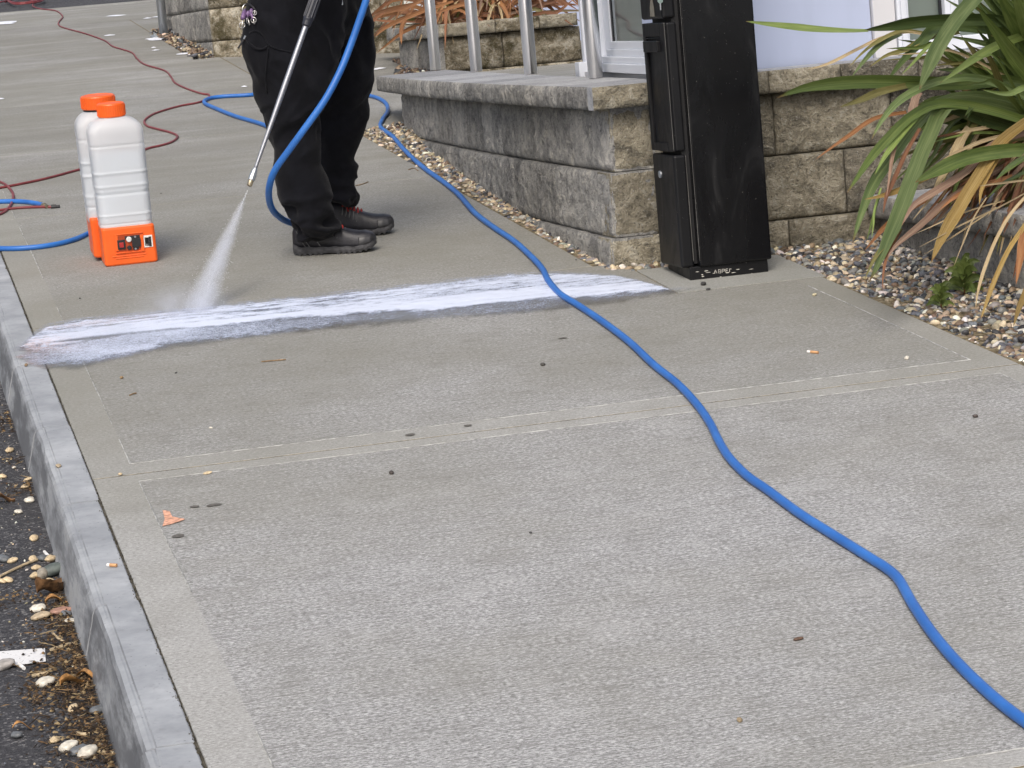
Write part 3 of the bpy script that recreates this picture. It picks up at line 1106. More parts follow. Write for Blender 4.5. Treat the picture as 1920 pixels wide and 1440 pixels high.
bx0, bx1, by0, by1 = 2.6655, 2.924, 8.420, 8.700
part('body', bx((bx0, by0, .040), (bx1, by1, 1.75), M['black_gloss'], .007), bp)
part('plinth', bx((2.632, by0 + .012, -.012), (bx1 - .012, by1 - .012, .042), M['black_satin'], .004), bp)
part('recess', bx((2.640, by0 + .030, .05), (bx0 + .02, by1 - .03, 1.7), M['void'], .001), bp)
mx0, mx1, my0, my1 = 2.606, 2.652, 8.437, 8.688
part('lower_door', bx((mx0, my0, .040), (mx1, my1, .425), M['black_satin'], .009), bp)
lock = part('lock', MB().lathe(LV([(mx0 + .0, 8.60, .355 + ZB)])[0], [(.0125, -.004), (.0125, .005), (.010, .0065), (.004, .0065)], 18, axis=(-1, 0, 0)).mesh('lock', [M['galv']], False), bp)
dr = part('locker_door', bx((mx0 + .010, my0, .436), (mx1, my1, .872), M['black_satin'], .007), bp)
# raised frame of the locker door
mb = MB()
za, zb = .436 + ZB, .872 + ZB
mb.box((mx0, my0 + .004, za), (mx0 + .011, my0 + .045, zb), 0, LV)
mb.box((mx0, my1 - .030, za), (mx0 + .011, my1 - .004, zb), 0, LV)
mb.box((mx0, my0 + .045, za), (mx0 + .011, my1 - .030, za + .028), 0, LV)
mb.box((mx0, my0 + .045, zb - .046), (mx0 + .011, my1 - .030, zb), 0, LV)
part('door_frame', bevel(mb.mesh('door_frame', [M['black_satin']]), .0025), dr)
hz = zb - .046
mb = MB().box((mx0 - .012, my0 + .050, hz - .052), (mx0 + .012, my1 - .036, hz - .014), 0, LV).box((mx0 + .002, my0 + .047, hz - .008), (mx0 + .010, my1 - .032, hz - .003), 0, LV)
part('handle', bevel(mb.mesh('handle', [M['black_satin']]), .004), dr)
part('upper_box', bx((mx0, my0, .884), (mx1, my1, 1.60), M['black_satin'], .009), bp)
# printed marks on the upper box: a buff pointed shape and a small white and green sign
ux = mx0 - .0012


def yz(px, py):
    w = PX(px, py, ux)
    return (ux, w[1], w[2])


A = [yz(1219, 31), yz(1227.5, 31), yz(1226, 12), yz(1223.2, 0), yz(1221, -6), yz(1219.2, 2), yz(1218.3, 14)]
part('arch_mark', mesh_from('arch_mark', A, [tuple(range(len(A)))], [simple('buff_print', (0.20, 0.185, 0.15), .5)]), bp)
A = [yz(1236.6, 6), yz(1239.4, 6), yz(1239.8, 19), yz(1237.8, 19)]
part('white_mark', mesh_from('white_mark', A, [tuple(range(4))], [simple('white_print', (0.55, 0.57, 0.57), .5)]), bp)
A = [yz(1232.4, -8), yz(1242.5, -8), yz(1243, 3.5), yz(1240, 6), yz(1235.6, 6), yz(1233, 3.5)]
part('green_mark', mesh_from('green_mark', A, [tuple(range(6))], [simple('pale_green_print', (0.33, 0.43, 0.38), .5)]), bp)
# worn bright edges
mb = MB()
for x, y, z0, z1 in ((bx0 + .0012, by0 + .0012, .06, 1.7), (mx1 - .002, my0 + .0022, .06, .42), (mx0 + .00455, my0 + .002, .44, .87), (mx0 + .0045, my0 + .0025, .89, 1.58)):
    s = np.linspace(z0, z1, 60)
    p = LV(np.stack([np.full(60, x), np.full(60, y), s + ZB], 1))
    mb.tube(p, .0004 + .0015 * fbm(s * 9 + x * 50, 2.0 + z0) ** 1.5, 6)
part('worn_edge', mb.mesh('worn_edge', [M['edge_wear']], True), bp)
# chipped paint along the foot
yp = by0 + .0112
for i in range(15):
    px = random.choice([random.uniform(1300, 1330), random.uniform(1330, 1395), random.uniform(1395, 1442)])
    py = 517 - (px - 1300) * .075 + random.uniform(-9, 10)
    c = PY(px, py, yp)
    w_, h_ = random.uniform(.002, .010), random.uniform(.0006, .0022)
    V = [c + (w_ * math.cos(t) * random.uniform(.6, 1.2), -.0006, h_ * math.sin(t) * random.uniform(.5, 1.3)) for t in np.linspace(0, 6.283, 8)[:-1]]
    part('paint_chip', mesh_from('paint_chip', V, [tuple(range(7))], [M['chip']]), bp)
# illegible painted-over letters on the foot: short white strokes
for strokes, ox in ((((0, 0, .4, 1), (.4, 1, .8, 0), (.2, .4, .6, .4)), 1339), (((0, 0, 0, 1), (0, 1, .7, .9), (.7, .9, .7, .5), (0, .5, .7, .5), (.7, .5, .7, 0), (0, 0, .7, 0)), 1347), (((0, 0, 0, 1), (0, 1, .7, 1), (.7, 1, .7, .5), (.7, .5, 0, .5)), 1354), (((0, 0, 0, 1), (0, 1, .6, 1), (0, .5, .5, .5)), 1361), (((0, 0, 0, .9), (0, .9, .5, .9)), 1368)):
    mb = MB()
    for x0, y0, x1, y1 in strokes:
        f = lambda x, y: PY(ox + x * 6.5, 512.5 - (ox - 1339) * .08 - y * 6.5, yp - .0004)
        mb.tube([f(x0, y0), f(x1, y1)], .0008, 5)
    part('letter', mb.mesh('letter', [M['chip']]), bp)


# ------------------------------------------------------------------ GRAVEL
def fast_mesh(name, V, F3, mats, cols=None, smooth=True):
    me = bpy.data.meshes.new(name)
    V = np.asarray(V, np.float32)
    F3 = np.asarray(F3, np.int32)
    me.vertices.add(len(V))
    me.vertices.foreach_set('co', V.ravel())
    nl = F3.shape[1]
    me.loops.add(F3.size)
    me.loops.foreach_set('vertex_index', F3.ravel())
    me.polygons.add(len(F3))
    me.polygons.foreach_set('loop_start', np.arange(0, F3.size, nl, dtype=np.int32))
    for m in mats:
        me.materials.append(m)
    if smooth:
        me.polygons.foreach_set('use_smooth', np.ones(len(F3), bool))
    me.update(calc_edges=True)
    if cols is not None:
        a = me.color_attributes.new('col', 'FLOAT_COLOR', 'POINT')
        a.data.foreach_set('color', np.hstack([cols, np.ones((len(cols), 1))]).astype(np.float32).ravel())
    return me


def ico(sub):
    bm = bmesh.new()
    bmesh.ops.create_icosphere(bm, subdivisions=sub, radius=1.0)
    v = np.array([q.co[:] for q in bm.verts])
    f = np.array([[q.index for q in p.verts] for p in bm.faces])
    bm.free()
    return v, f


IV, IF = ico(2)
PAL = np.array([(.60, .51, .36), (.72, .69, .62), (.33, .26, .175), (.135, .145, .162), (.045, .045, .05), (.155, .108, .075), (.27, .265, .25), (.43, .355, .25)])


def rot_mats(n, flat=0.45):
    a = RNG.uniform(0, 2 * math.pi, n)
    b = RNG.normal(0, flat, n)
    c = RNG.normal(0, flat, n)
    R = np.zeros((n, 3, 3))
    for i in range(n):
        R[i] = np.array(Euler((b[i], c[i], a[i])).to_matrix())
    return R


def pebbles_mesh(pos, size, wts, name, mat):
    n = len(pos)
    sc = np.stack([size * RNG.uniform(.85, 1.5, n), size * RNG.uniform(.65, 1.05, n), size * RNG.uniform(.42, .8, n)], 1)
    R = rot_mats(n)
    lump = 1 + .38 * (RNG.random((n, len(IV))) - .5) * .55
    L = IV[None] * lump[:, :, None] * sc[:, None, :]
    V = np.einsum('nij,nkj->nki', R, L) + pos[:, None, :]
    ci = RNG.choice(len(PAL), n, p=np.array(wts) / sum(wts))
    col = PAL[ci] * RNG.uniform(.7, 1.3, (n, 1)) * RNG.uniform(.94, 1.06, (n, 3))
    F3 = (IF[None] + (np.arange(n) * len(IV))[:, None, None]).reshape(-1, 3)
    return fast_mesh(name, V.reshape(-1, 3), F3, [mat], np.repeat(np.clip(col, 0, .9), len(IV), 0))


def pebble_mat():
    t = NT('pebble')
    v = t.coord()
    n = t.noise(v, 130, 4, .65)
    c = t.mix(t.math('MULTIPLY', t.step(n, .42, .7), .5), attr_col(t), t.mix(1.0, attr_col(t), (.45, .42, .38), 'MULTIPLY'))
    return t.done(t.bsdf(c, .55, t.bump(n, .25, .002), spec=.4))


M['pebble'] = pebble_mat()
bed = mesh_from('gravel_bed', sheet(2.42, 3.0, 3.9, 9.2, -.021) + sheet(2.40, 9.2, 3.2, 13.6, -.02) + sheet(2.0, 18.4, 2.6, 22.0, -.012), [(0, 1, 2, 3), (4, 5, 6, 7), (8, 9, 10, 11)],
                [simple('wet_grit', (.028, .025, .022), .9, nscale=200, namp=.6, bump=.6)])
put('gravel_bed', bed, kind='structure')


def scatter(n, xf, y0, y1, zf, keep=lambda x, y: True):
    P_ = []
    while len(P_) < n:
        y = random.uniform(y0, y1)
        a, b = xf(y)
        x = random.uniform(a, b)
        if keep(x, y):
            P_.append((x, y, zf(x, y)))
    return np.array(P_)


W_r = (8, 9, 12, 26, 17, 13, 17, 6)
W_l = (15, 8, 24, 10, 12, 14, 15, 12)
zr = lambda x, y: random.uniform(-.018, .003) + .012 * max(0, (x - 3.2) / .3)
pos = scatter(7600, lambda y: (3.052, 3.475), 6.05, 8.83, zr)
pos2 = scatter(420, lambda y: (2.50, 3.10), 8.74, 8.83, lambda x, y: random.uniform(-.018, .004))
pr = np.vstack([pos, pos2])
siz = np.clip(RNG.lognormal(math.log(.0098), .30, len(pr)), .0045, .021)
put('gravel', pebbles_mesh(pr, siz, W_r, 'gravel', M['pebble']), kind='stuff', label='mixed pebble gravel in the bed under the spiky plant', category='gravel')
pos = scatter(3900, lambda y: (2.435 + (.02 if y < 9 else 0), 2.515 + float(curve_x(y))), 8.80, 13.55,
              lambda x, y: random.uniform(-.018, -.002) + .10 * max(0, x - 2.46))
siz = np.clip(RNG.lognormal(math.log(.0105), .28, len(pos)), .005, .021)
put('gravel', pebbles_mesh(pos, siz, W_l, 'gravel', M['pebble']), kind='stuff', label='narrow strip of tan gravel along the foot of the block wall', category='gravel')
pos = np.vstack([scatter(820, lambda y: (2.235, 2.38), 18.5, 21.2, lambda x, y: random.uniform(-.01, .03))])
siz = np.clip(RNG.lognormal(math.log(.0115), .35, len(pos)), .005, .024)
put('gravel', pebbles_mesh(pos, siz, (5, 2, 16, 5, 30, 40, 5, 6), 'gravel', M['pebble']), kind='stuff', label='brown gravel and dead leaves beside the far wall corner', category='gravel')
pos = scatter(320, lambda y: (3.46 - .28 * (17.1 - y), 3.50 - .12 * (y - 15.8)), 15.9, 17.0, lambda x, y: random.uniform(.0, .02))
siz = np.clip(RNG.lognormal(math.log(.014), .3, len(pos)), .006, .026)
put('gravel', pebbles_mesh(pos, siz, (3, 2, 14, 6, 32, 36, 5, 3), 'gravel', M['pebble']), kind='stuff', label='brown gravel heap at the left foot of the rear planter', category='gravel')


# ------------------------------------------------------------------ LEAVES
def leaf_mat(name, cols, rough=.42, trans=.18, streak=.5, spots=0.0):
    t = NT(name)
    lu = t.n('Attribute', attribute_name='lu').outputs['Fac']
    lv = t.n('Attribute', attribute_name='lv').outputs['Fac']
    rnd = t.n('ObjectInfo').outputs['Random']
    v = t.n('CombineXYZ', {0: t.math('MULTIPLY', lu, 9.0), 1: t.math('MULTIPLY', lv, 2.2), 2: t.math('MULTIPLY', rnd, 40.0)}).outputs[0]
    s = t.noise(v, 1.4, 5, .6)
    big = t.noise(t.n('CombineXYZ', {0: lu, 1: t.math('MULTIPLY', lv, 3.0), 2: t.math('MULTIPLY', rnd, 23.0)}).outputs[0], 1.6, 4, .6)
    c = t.ramp(t.math('ADD', t.math('MULTIPLY', s, streak), t.math('MULTIPLY', big, 1 - streak)), [(.32, cols[0]), (.5, cols[1]), (.68, cols[2])])
    rib = t.step(t.math('ABSOLUTE', lu), .14, .03)
    c = t.mix(t.math('MULTIPLY', rib, .35), c, cols[2])
    tip = t.step(lv, .05, .0)
    c = t.mix(t.math('MULTIPLY', tip, .8), c, (.16, .075, .03))
    if spots:
        sp = t.noise(t.coord(), 90, 3, .7)
        c = t.mix(t.math('MULTIPLY', t.step(sp, .62, .68), spots), c, (.09, .05, .025))
    g = t.math('MULTIPLY_ADD', rnd, .45)
    g.node.inputs[2].default_value = .77
    c = t.mix(1.0, c, t.n('CombineXYZ', {0: g, 1: g, 2: g}).outputs[0], 'MULTIPLY')
    b = t.bsdf(c, rough, t.bump(t.noise(v, 3.0, 2), .12, .002), spec=.45)
    tr = t.n('BsdfTranslucent', {'Color': c})
    return t.done(t.n('MixShader', {0: trans, 1: b.outputs[0], 2: tr.outputs[0]}))


LM = {
    'g': leaf_mat('green_leaf', [(.042, .068, .013), (.086, .124, .026), (.165, .205, .058)], .45),
    'l': leaf_mat('light_green_leaf', [(.10, .15, .035), (.175, .235, .060), (.27, .33, .11)]),
    'b': leaf_mat('grey_green_leaf', [(.054, .088, .026), (.108, .148, .048), (.215, .262, .112)], .40),
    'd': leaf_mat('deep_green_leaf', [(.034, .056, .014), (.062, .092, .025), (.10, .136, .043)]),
    'y': leaf_mat('yellow_leaf', [(.17, .105, .028), (.31, .205, .060), (.47, .35, .15)], .6, .2, .7, .5),
    't': leaf_mat('straw_leaf', [(.26, .18, .09), (.41, .31, .17), (.60, .49, .31)], .7, .15, .7, .3),
    'p': leaf_mat('pinkish_dead_leaf', [(.17, .095, .070), (.28, .175, .120), (.45, .33, .22)], .65, .15, .7, .3),
    'o': leaf_mat('orange_dead_leaf', [(.15, .062, .025), (.28, .120, .045), (.43, .235, .10)], .65, .15, .7, .3),
    'r': leaf_mat('rust_dead_leaf', [(.10, .045, .025), (.20, .085, .04), (.30, .15, .075)], .7, .1, .7, .3),
    'v': leaf_mat('olive_leaf', [(.09, .085, .025), (.17, .155, .045), (.26, .22, .09)], .55, .15, .6, .3),
}


def leaf_mesh(path, width, twist=(0, 0), fold=.35, tip_at_start=True, n=22, base=.55, wob=.0, mat='g', tipl=.4):
    P = spline(path, n)
    T = np.gradient(P, axis=0)
    T /= np.linalg.norm(T, axis=1)[:, None]
    s = np.linspace(0, 1, n)
    if not tip_at_start:
        s = s[::-1]
    w = width * np.clip(s / tipl, 0, 1) ** .75 * np.where(s > .6, 1 - (1 - base) * (s - .6) / .4, 1)
    w = np.maximum(w, width * .02)
    V, lu, lv = [], [], []
    for i in range(n):
        view = CAMP - P[i]
        view /= np.linalg.norm(view)
        S = np.cross(T[i], view)
        S /= np.linalg.norm(S) + 1e-9
        N = np.cross(S, T[i])
        a = twist[0] + (twist[1] - twist[0]) * (i / (n - 1)) + wob * math.sin(i * .9)
        S2 = S * math.cos(a) + N * math.sin(a)
        N2 = -S * math.sin(a) + N * math.cos(a)
        for k in (-1, -.5, 0, .5, 1):
            V.append(P[i] + S2 * k * w[i] / 2 - N2 * fold * w[i] * .5 * (1 - abs(k)))
            lu.append(k)
            lv.append(s[i])
    Fc = [(i * 5 + k, i * 5 + k + 1, (i + 1) * 5 + k + 1, (i + 1) * 5 + k) for i in range(n - 1) for k in range(4)]
    return mesh_from('leaf', V, Fc, [LM[mat]], smooth=True, attrs={'lu': lu, 'lv': lv})


plant = thing('flax_plant', 'big spiky green strap-leaved plant with dead brown leaves, above the low grey wall', 'plant', (3.95, 8.1, .2))


def lpx(pts, d0, d1, width_px, mat='g', twist=(.25, .25), fold=.35, **kw):
    """leaf through photo points; the depth runs from d0 at the first point to d1 at the last"""
    k = len(pts)
    L = np.concatenate([[0], np.cumsum([math.dist(a[:2], b[:2]) for a, b in zip(pts[:-1], pts[1:])])])
    W = []
    for p, l in zip(pts, L):
        d = d0 + (d1 - d0) * l / L[-1]
        w = PX(p[0], p[1], 3.37)
        if w[2] < .27:                               # keep clear of the low wall and the ground
            d = min(d, float(np.dot(w - CAMP, CF)) - .02)
        g = G(p[0], p[1], .012)
        d = min(d, float(np.dot(g - CAMP, CF)))
        W.append(PD(p[0], p[1], d))
    part('leaf', leaf_mesh(W, width_px * .86 * d0 / F_PX / max(.5, math.cos((twist[0] + twist[1]) / 2)), twist, fold, mat=mat, **kw), plant)


R0 = (1985, 250)
# back layer, deep green and dead stuff in the heart of the plant
for i in range(46):
    a = random.uniform(-2.9, -.4)
    L_ = random.uniform(70, 230)
    rx, ry = 1960 + random.uniform(-60, 40), 250 + random.uniform(-50, 60)
    ex, ey = rx + L_ * math.cos(a) * 1.1, ry + L_ * math.sin(a) * .75
    if ey < -40:
        ey = -40
    ex = max(ex, 1735 + random.uniform(0, 60))
    lpx([(ex, ey), ((ex + rx) / 2, (ey + ry) / 2 - random.uniform(0, 26)), (rx, ry)], 8.75 + random.uniform(-.1, .15), 8.85, random.uniform(14, 28), random.choice('dddgvr'), (random.uniform(-.6, .6),) * 2)
for i in range(110):
    rx, ry = 1940 + random.uniform(-70, 60), 275 + random.uniform(-40, 50)
    a = random.uniform(1.75, 3.05)
    L_ = random.uniform(90, 260)
    ex, ey = rx + L_ * math.cos(a), ry + L_ * math.sin(a) * .9
    if ex < 1700 or (ex < 1800 and ey > 440) or ey > 560:
        continue
    lpx([(ex, ey), ((ex + rx) / 2 - 6, (ey + ry) / 2 - random.uniform(2, 22)), (rx, ry)], random.uniform(8.35, 8.6), 8.8, random.uniform(3, 12), random.choice('rrrtpovtrv'), (random.uniform(-.7, .7),) * 2)
for i in range(70):
    rx, ry = random.uniform(1830, 1975), random.uniform(235, 330)
    a = random.uniform(2.0, 2.9)
    L_ = random.uniform(60, 170)
    ex, ey = rx + L_ * math.cos(a), ry + L_ * math.sin(a)
    if ex < 1705 or ey > 470:
        continue
    lpx([(ex, ey), ((ex + rx) / 2 - 3, (ey + ry) / 2 - random.uniform(2, 14)), (rx, ry)], random.uniform(8.40, 8.66), 8.8, random.uniform(5, 15), random.choice('rrrtvpvr'), (random.uniform(-.7, .7),) * 2)
# traced leaves: (points from tip to root), depths, width
T_ = [
    ([(1398, 40), (1450, 46), (1530, 54), (1590, 57), (1628, 57)], 8.25, 8.4, 15, 'l', (.35, 1.25), .2),
    ([(1618, 57), (1660, 51), (1720, 42), (1800, 37), (1880, 40), (1990, 60)], 8.4, 8.8, 27, 'd', (-.5, -.3), .5),
    ([(1456, 184), (1500, 167), (1560, 157), (1640, 153), (1720, 155), (1800, 157), (1890, 152), (1985, 175)], 8.1, 8.75, 30, 'g', (.15, .2), .45),
    ([(1724, 168), (1735, 140), (1757, 92), (1790, 40), (1832, -8), (1890, -70)], 8.2, 8.55, 33, 'b', (.1, .25), .45),
    ([(1634, 262), (1652, 228), (1682, 192), (1720, 168), (1770, 150), (1850, 150), (1980, 210)], 8.05, 8.7, 18, 'b', (.2, .3), .4),
    ([(1832, 14), (1862, 52), (1900, 104), (1945, 160), (1990, 230)], 8.3, 8.7, 36, 'g', (-.15, -.15), .3),
    ([(1870, -20), (1890, 20), (1912, 55), (1960, 130)], 8.35, 8.7, 40, 'g', (-.2, -.2), .3),
    ([(1762, 156), (1790, 136), (1830, 108), (1872, 84), (1940, 60)], 8.2, 8.6, 20, 'l', (.2, .2), .45),
    ([(1598, 457), (1618, 392), (1640, 340), (1668, 300), (1700, 255), (1732, 218), (1768, 190), (1830, 180), (1900, 192), (1985, 225)], 7.95, 8.75, 26, 'b', (.1, .35), .35),
    ([(1630, 528), (1645, 498), (1662, 455), (1684, 405), (1706, 345), (1728, 287), (1750, 238), (1776, 196), (1850, 196), (1980, 235)], 7.75, 8.75, 36, 'b', (.1, .35), .4),
    ([(1588, 362), (1612, 326), (1640, 287), (1676, 248), (1706, 220), (1760, 194), (1850, 205), (1980, 245)], 7.98, 8.7, 22, 'g', (.3, .4), .4),
    ([(1716, 342), (1745, 326), (1800, 300), (1860, 286), (1925, 281), (1990, 285)], 8.05, 8.6, 32, 'g', (.2, .3), .45),
    ([(1640, 328), (1660, 292), (1690, 252), (1722, 214)], 8.05, 8.3, 14, 'l', (.4, .4), .4),
    ([(1720, 196), (1790, 206), (1860, 226), (1990, 262)], 8.35, 8.75, 34, 'd', (.4, .3), .4),
    ([(1700, 225), (1780, 226), (1840, 250), (1990, 300)], 8.5, 8.75, 30, 'd', (.5, .3), .4),
    ([(1660, 156), (1694, 112), (1728, 78), (1770, 48), (1900, 60)], 8.4, 8.8, 26, 'd', (.2, .2), .4),
    ([(1630, 126), (1662, 104), (1700, 92), (1735, 72), (1800, 60)], 8.35, 8.7, 13, 'v', (.3, .3), .4),
    ([(1597, 144), (1622, 112), (1652, 82), (1690, 62)], 8.35, 8.6, 12, 'b', (.4, .4), .4),
    ([(1592, 126), (1614, 102), (1645, 78), (1690, 58), (1735, 62)], 8.38, 8.65, 9, 'v', (.5, .5), .4),
    ([(1512, 132), (1556, 118), (1604, 94), (1650, 72), (1700, 60), (1740, 66)], 8.3, 8.65, 7, 't', (.5, .5), .4),
    ([(1574, 201), (1612, 188), (1650, 172), (1700, 160)], 8.15, 8.4, 17, 'v', (.3, .3), .4),
    ([(1690, 140), (1712, 118), (1740, 88), (1775, 66)], 8.3, 8.5, 8, 'l', (.5, .5), .3),
    ([(1900, -20), (1918, 30), (1935, 90)], 8.3, 8.6, 30, 'l', (-.3, -.3), .3),
    ([(1840, 168), (1890, 176), (1930, 165), (1990, 200)], 8.2, 8.6, 14, 'l', (.3, .3), .4),
    # dead leaves
    ([(1528, 300), (1560, 276), (1592, 254), (1640, 222), (1700, 210)], 8.0, 8.4, 10, 'o', (.3, .3), .3),
    ([(1690, 424), (1712, 386), (1744, 364), (1776, 345), (1815, 318), (1845, 284), (1880, 262), (1960, 240)], 7.9, 8.7, 17, 'p', (.2, .3), .35),
    ([(1662, 492), (1676, 464), (1730, 418), (1766, 384), (1806, 356), (1850, 330), (1960, 270)], 7.8, 8.7, 15, 'p', (.2, .3), .35),
    ([(1746, 492), (1760, 458), (1776, 427), (1796, 394), (1814, 362), (1832, 334), (1852, 302), (1880, 262), (1950, 210)], 7.85, 8.65, 29, 'y', (.1, .2), .4),
    ([(1656, 400), (1662, 368), (1674, 342), (1690, 305), (1702, 280), (1725, 240)], 8.0, 8.3, 10, 'r', (.2, .2), .4),
    ([(1662, 372), (1668, 330), (1674, 290), (1688, 250), (1716, 222)], 8.02, 8.3, 9, 'p', (.3, .3), .4),
    ([(1621, 470), (1636, 452), (1660, 425), (1700, 395), (1745, 370)], 7.85, 8.2, 14, 'o', (.2, .2), .4),
    ([(1620, 374), (1650, 368), (1688, 356), (1745, 330)], 8.0, 8.25, 13, 'y', (.3, .3), .4),
    ([(1829, 582), (1834, 545), (1850, 492), (1872, 440), (1902, 392), (1960, 330)], 7.6, 8.4, 8, 't', (.3, .3), .4),
    ([(1838, 602), (1852, 560), (1868, 518), (1890, 470), (1915, 432), (1970, 350)], 7.55, 8.4, 11, 'y', (.3, .2), .4),
    ([(1905, 534), (1912, 490), (1922, 440), (1950, 370)], 7.7, 8.3, 22, 'o', (.2, .2), .4),
    ([(1900, 612), (1910, 580), (1926, 540), (1960, 450)], 7.45, 8.3, 15, 'y', (.2, .2), .4),
    ([(1834, 349), (1872, 344), (1930, 337)], 8.0, 8.4, 5, 't', (.4, .4), .4),
    ([(1718, 466), (1760, 444), (1806, 420), (1866, 392), (1930, 358)], 7.85, 8.4, 4, 't', (.4, .4), .4),
    ([(1712, 440), (1748, 424), (1790, 405), (1840, 388), (1884, 376)], 7.9, 8.4, 4, 't', (.4, .4), .4),
    ([(1732, 478), (1780, 448), (1840, 408), (1868, 388)], 7.85, 8.3, 3.5, 't', (.4, .4), .4),
    ([(1710, 414), (1730, 390), (1752, 366), (1780, 345)], 7.95, 8.3, 5, 't', (.4, .4), .4),
    ([(1655, 544), (1656, 515), (1664, 480), (1690, 430)], 7.7, 8.0, 7, 'r', (.4, .4), .4),
    ([(1621, 524), (1634, 496), (1654, 464), (1690, 428)], 7.72, 8.0, 10, 'v', (.4, .4), .4),
    ([(1788, 500), (1806, 455), (1826, 408), (1850, 370)], 7.75, 8.2, 4, 't', (.4, .4), .4),
    ([(1700, 262), (1708, 222), (1716, 186), (1724, 172)], 8.35, 8.4, 20, 'p', (.3, .3), .2),
    ([(1768, 330), (1784, 300), (1802, 262), (1818, 238)], 8.3, 8.5, 22, 't', (.2, .2), .2),
    ([(1836, 385), (1842, 350), (1860, 310), (1890, 262)], 8.15, 8.5, 15, 'y', (.2, .2), .3),
    ([(1866, 338), (1895, 312), (1930, 290)], 8.1, 8.4, 13, 'g', (.3, .3), .4),
    ([(1850, 372), (1880, 345), (1930, 318)], 8.1, 8.4, 9, 'g', (.3, .3), .4),
    ([(1625, 452), (1634, 420), (1642, 388), (1650, 366)], 7.95, 8.1, 6, 'g', (.3, .3), .4),
    ([(1634, 448), (1638, 420), (1640, 392), (1652, 352)], 7.95, 8.1, 5, 'l', (.3, .3), .4),
    ([(1760, 395), (1790, 370), (1830, 352), (1900, 330)], 8.05, 8.5, 14, 'o', (.3, .3), .4),
    ([(1765, 300), (1800, 282), (1850, 262), (1900, 250)], 8.3, 8.6, 9, 't', (.3, .3), .4),
    ([(1790, 250), (1830, 242), (1870, 236)], 8.35, 8.6, 8, 't', (.3, .3), .4),
    ([(1745, 378), (1758, 345), (1772, 322), (1800, 280)], 8.1, 8.4, 14, 't', (.2, .2), .3),
]
for pts, d0, d1, w_, m_, tw, fo in T_:
    lpx(pts, d0, d1, w_, m_, tw, fo, base=.9 if m_ in 'gbld' else .75, tipl=.22 if len(pts) > 5 else .45)
for i in range(34):
    rx, ry = random.uniform(1860, 1990), random.uniform(140, 270)
    tx, ty = random.uniform(1650, 1830), random.uniform(70, 400)
    if ty > 330 and tx > 1790:
        continue
    mx_, my_ = tx + (rx - tx) * .45, min(ty, ry) + (abs(ty - ry)) * .22 - random.uniform(4, 26)
    lpx([(tx, ty), (tx + (mx_ - tx) * .5, (ty + my_) / 2 - 3), (mx_, my_), (rx, ry)], random.uniform(8.2, 8.55), 8.78, random.uniform(6, 17), random.choice('ggvvdblt'), (random.uniform(-.5, .6), random.uniform(-.3, .4)), .4)
for i in range(46):
    rx, ry = random.uniform(1900, 2010), random.uniform(110, 270)
    tx, ty = random.uniform(1765, 1930), random.uniform(-60, 120)
    lpx([(tx, ty), (tx + (rx - tx) * .4, ty + (ry - ty) * .28), (tx + (rx - tx) * .75, ty + (ry - ty) * .65), (rx, ry)], random.uniform(8.55, 8.8), 8.85, random.uniform(10, 26), random.choice('ggdddbvl'), (random.uniform(-.6, .6), random.uniform(-.3, .4)), .4)
# fibrous crown the leaves come from
crown = MB()
for i in range(40):
    a = random.uniform(0, 6.28)
    r_ = random.uniform(.0, .22)
    b = PD(1990 + random.uniform(-60, 60), 285 + random.uniform(-20, 70), 8.85 + random.uniform(-.1, .2))
    e = b + np.array((random.uniform(-.1, .03), random.uniform(-.1, .1), random.uniform(.05, .2)))
    crown.tube([b, (b + e) / 2, e], [.016, .012, .006], 6)
part('crown', crown.mesh('crown', [LM['r']]), plant)

# far dry plant on the rear planter
dry = thing('flax_plant', 'dry orange and brown strap-leaved plant spilling over the rear planter', 'plant', (3.85, 16.4, .3))
C0 = LV([(3.80, 16.35, .86)])[0]
for i in range(150):
    a = random.uniform(0, 2 * math.pi)
    L_ = random.uniform(.30, .78)
    hgt = random.uniform(.02, .28)
    bx_ = C0 + np.array((random.uniform(-.30, .30), random.uniform(-.12, .12), 0))
    di = np.array((math.cos(a), math.sin(a) * .8, 0))
    dr_ = random.uniform(-.10, .12)
    path = [bx_ + di * L_ + (0, 0, dr_), bx_ + di * L_ * .62 + (0, 0, hgt), bx_ + di * L_ * .25 + (0, 0, hgt * .7), bx_]
    part('leaf', leaf_mesh(path, random.uniform(.012, .032), (random.uniform(-.6, .6),) * 2, .3, n=10, mat=random.choice('oorrrttpvo')), dry)
for pts in ([(694, 30), (715, 22), (745, 14), (790, 4)], [(702, 70), (722, 52), (750, 38), (800, 20)], [(716, 28), (745, 18), (775, 8), (800, -6)], [(753, 84), (752, 64), (756, 42), (775, 15)], [(730, 50), (752, 38), (790, 22), (850, 2)], [(812, 28), (840, 16), (880, 4), (910, -8)]):
    part('leaf', leaf_mesh([PD(p[0], p[1], 15.8 + .5 * i / 3) for i, p in enumerate(pts)], .026, (.2, .2), .3, n=12, mat='o'), dry)

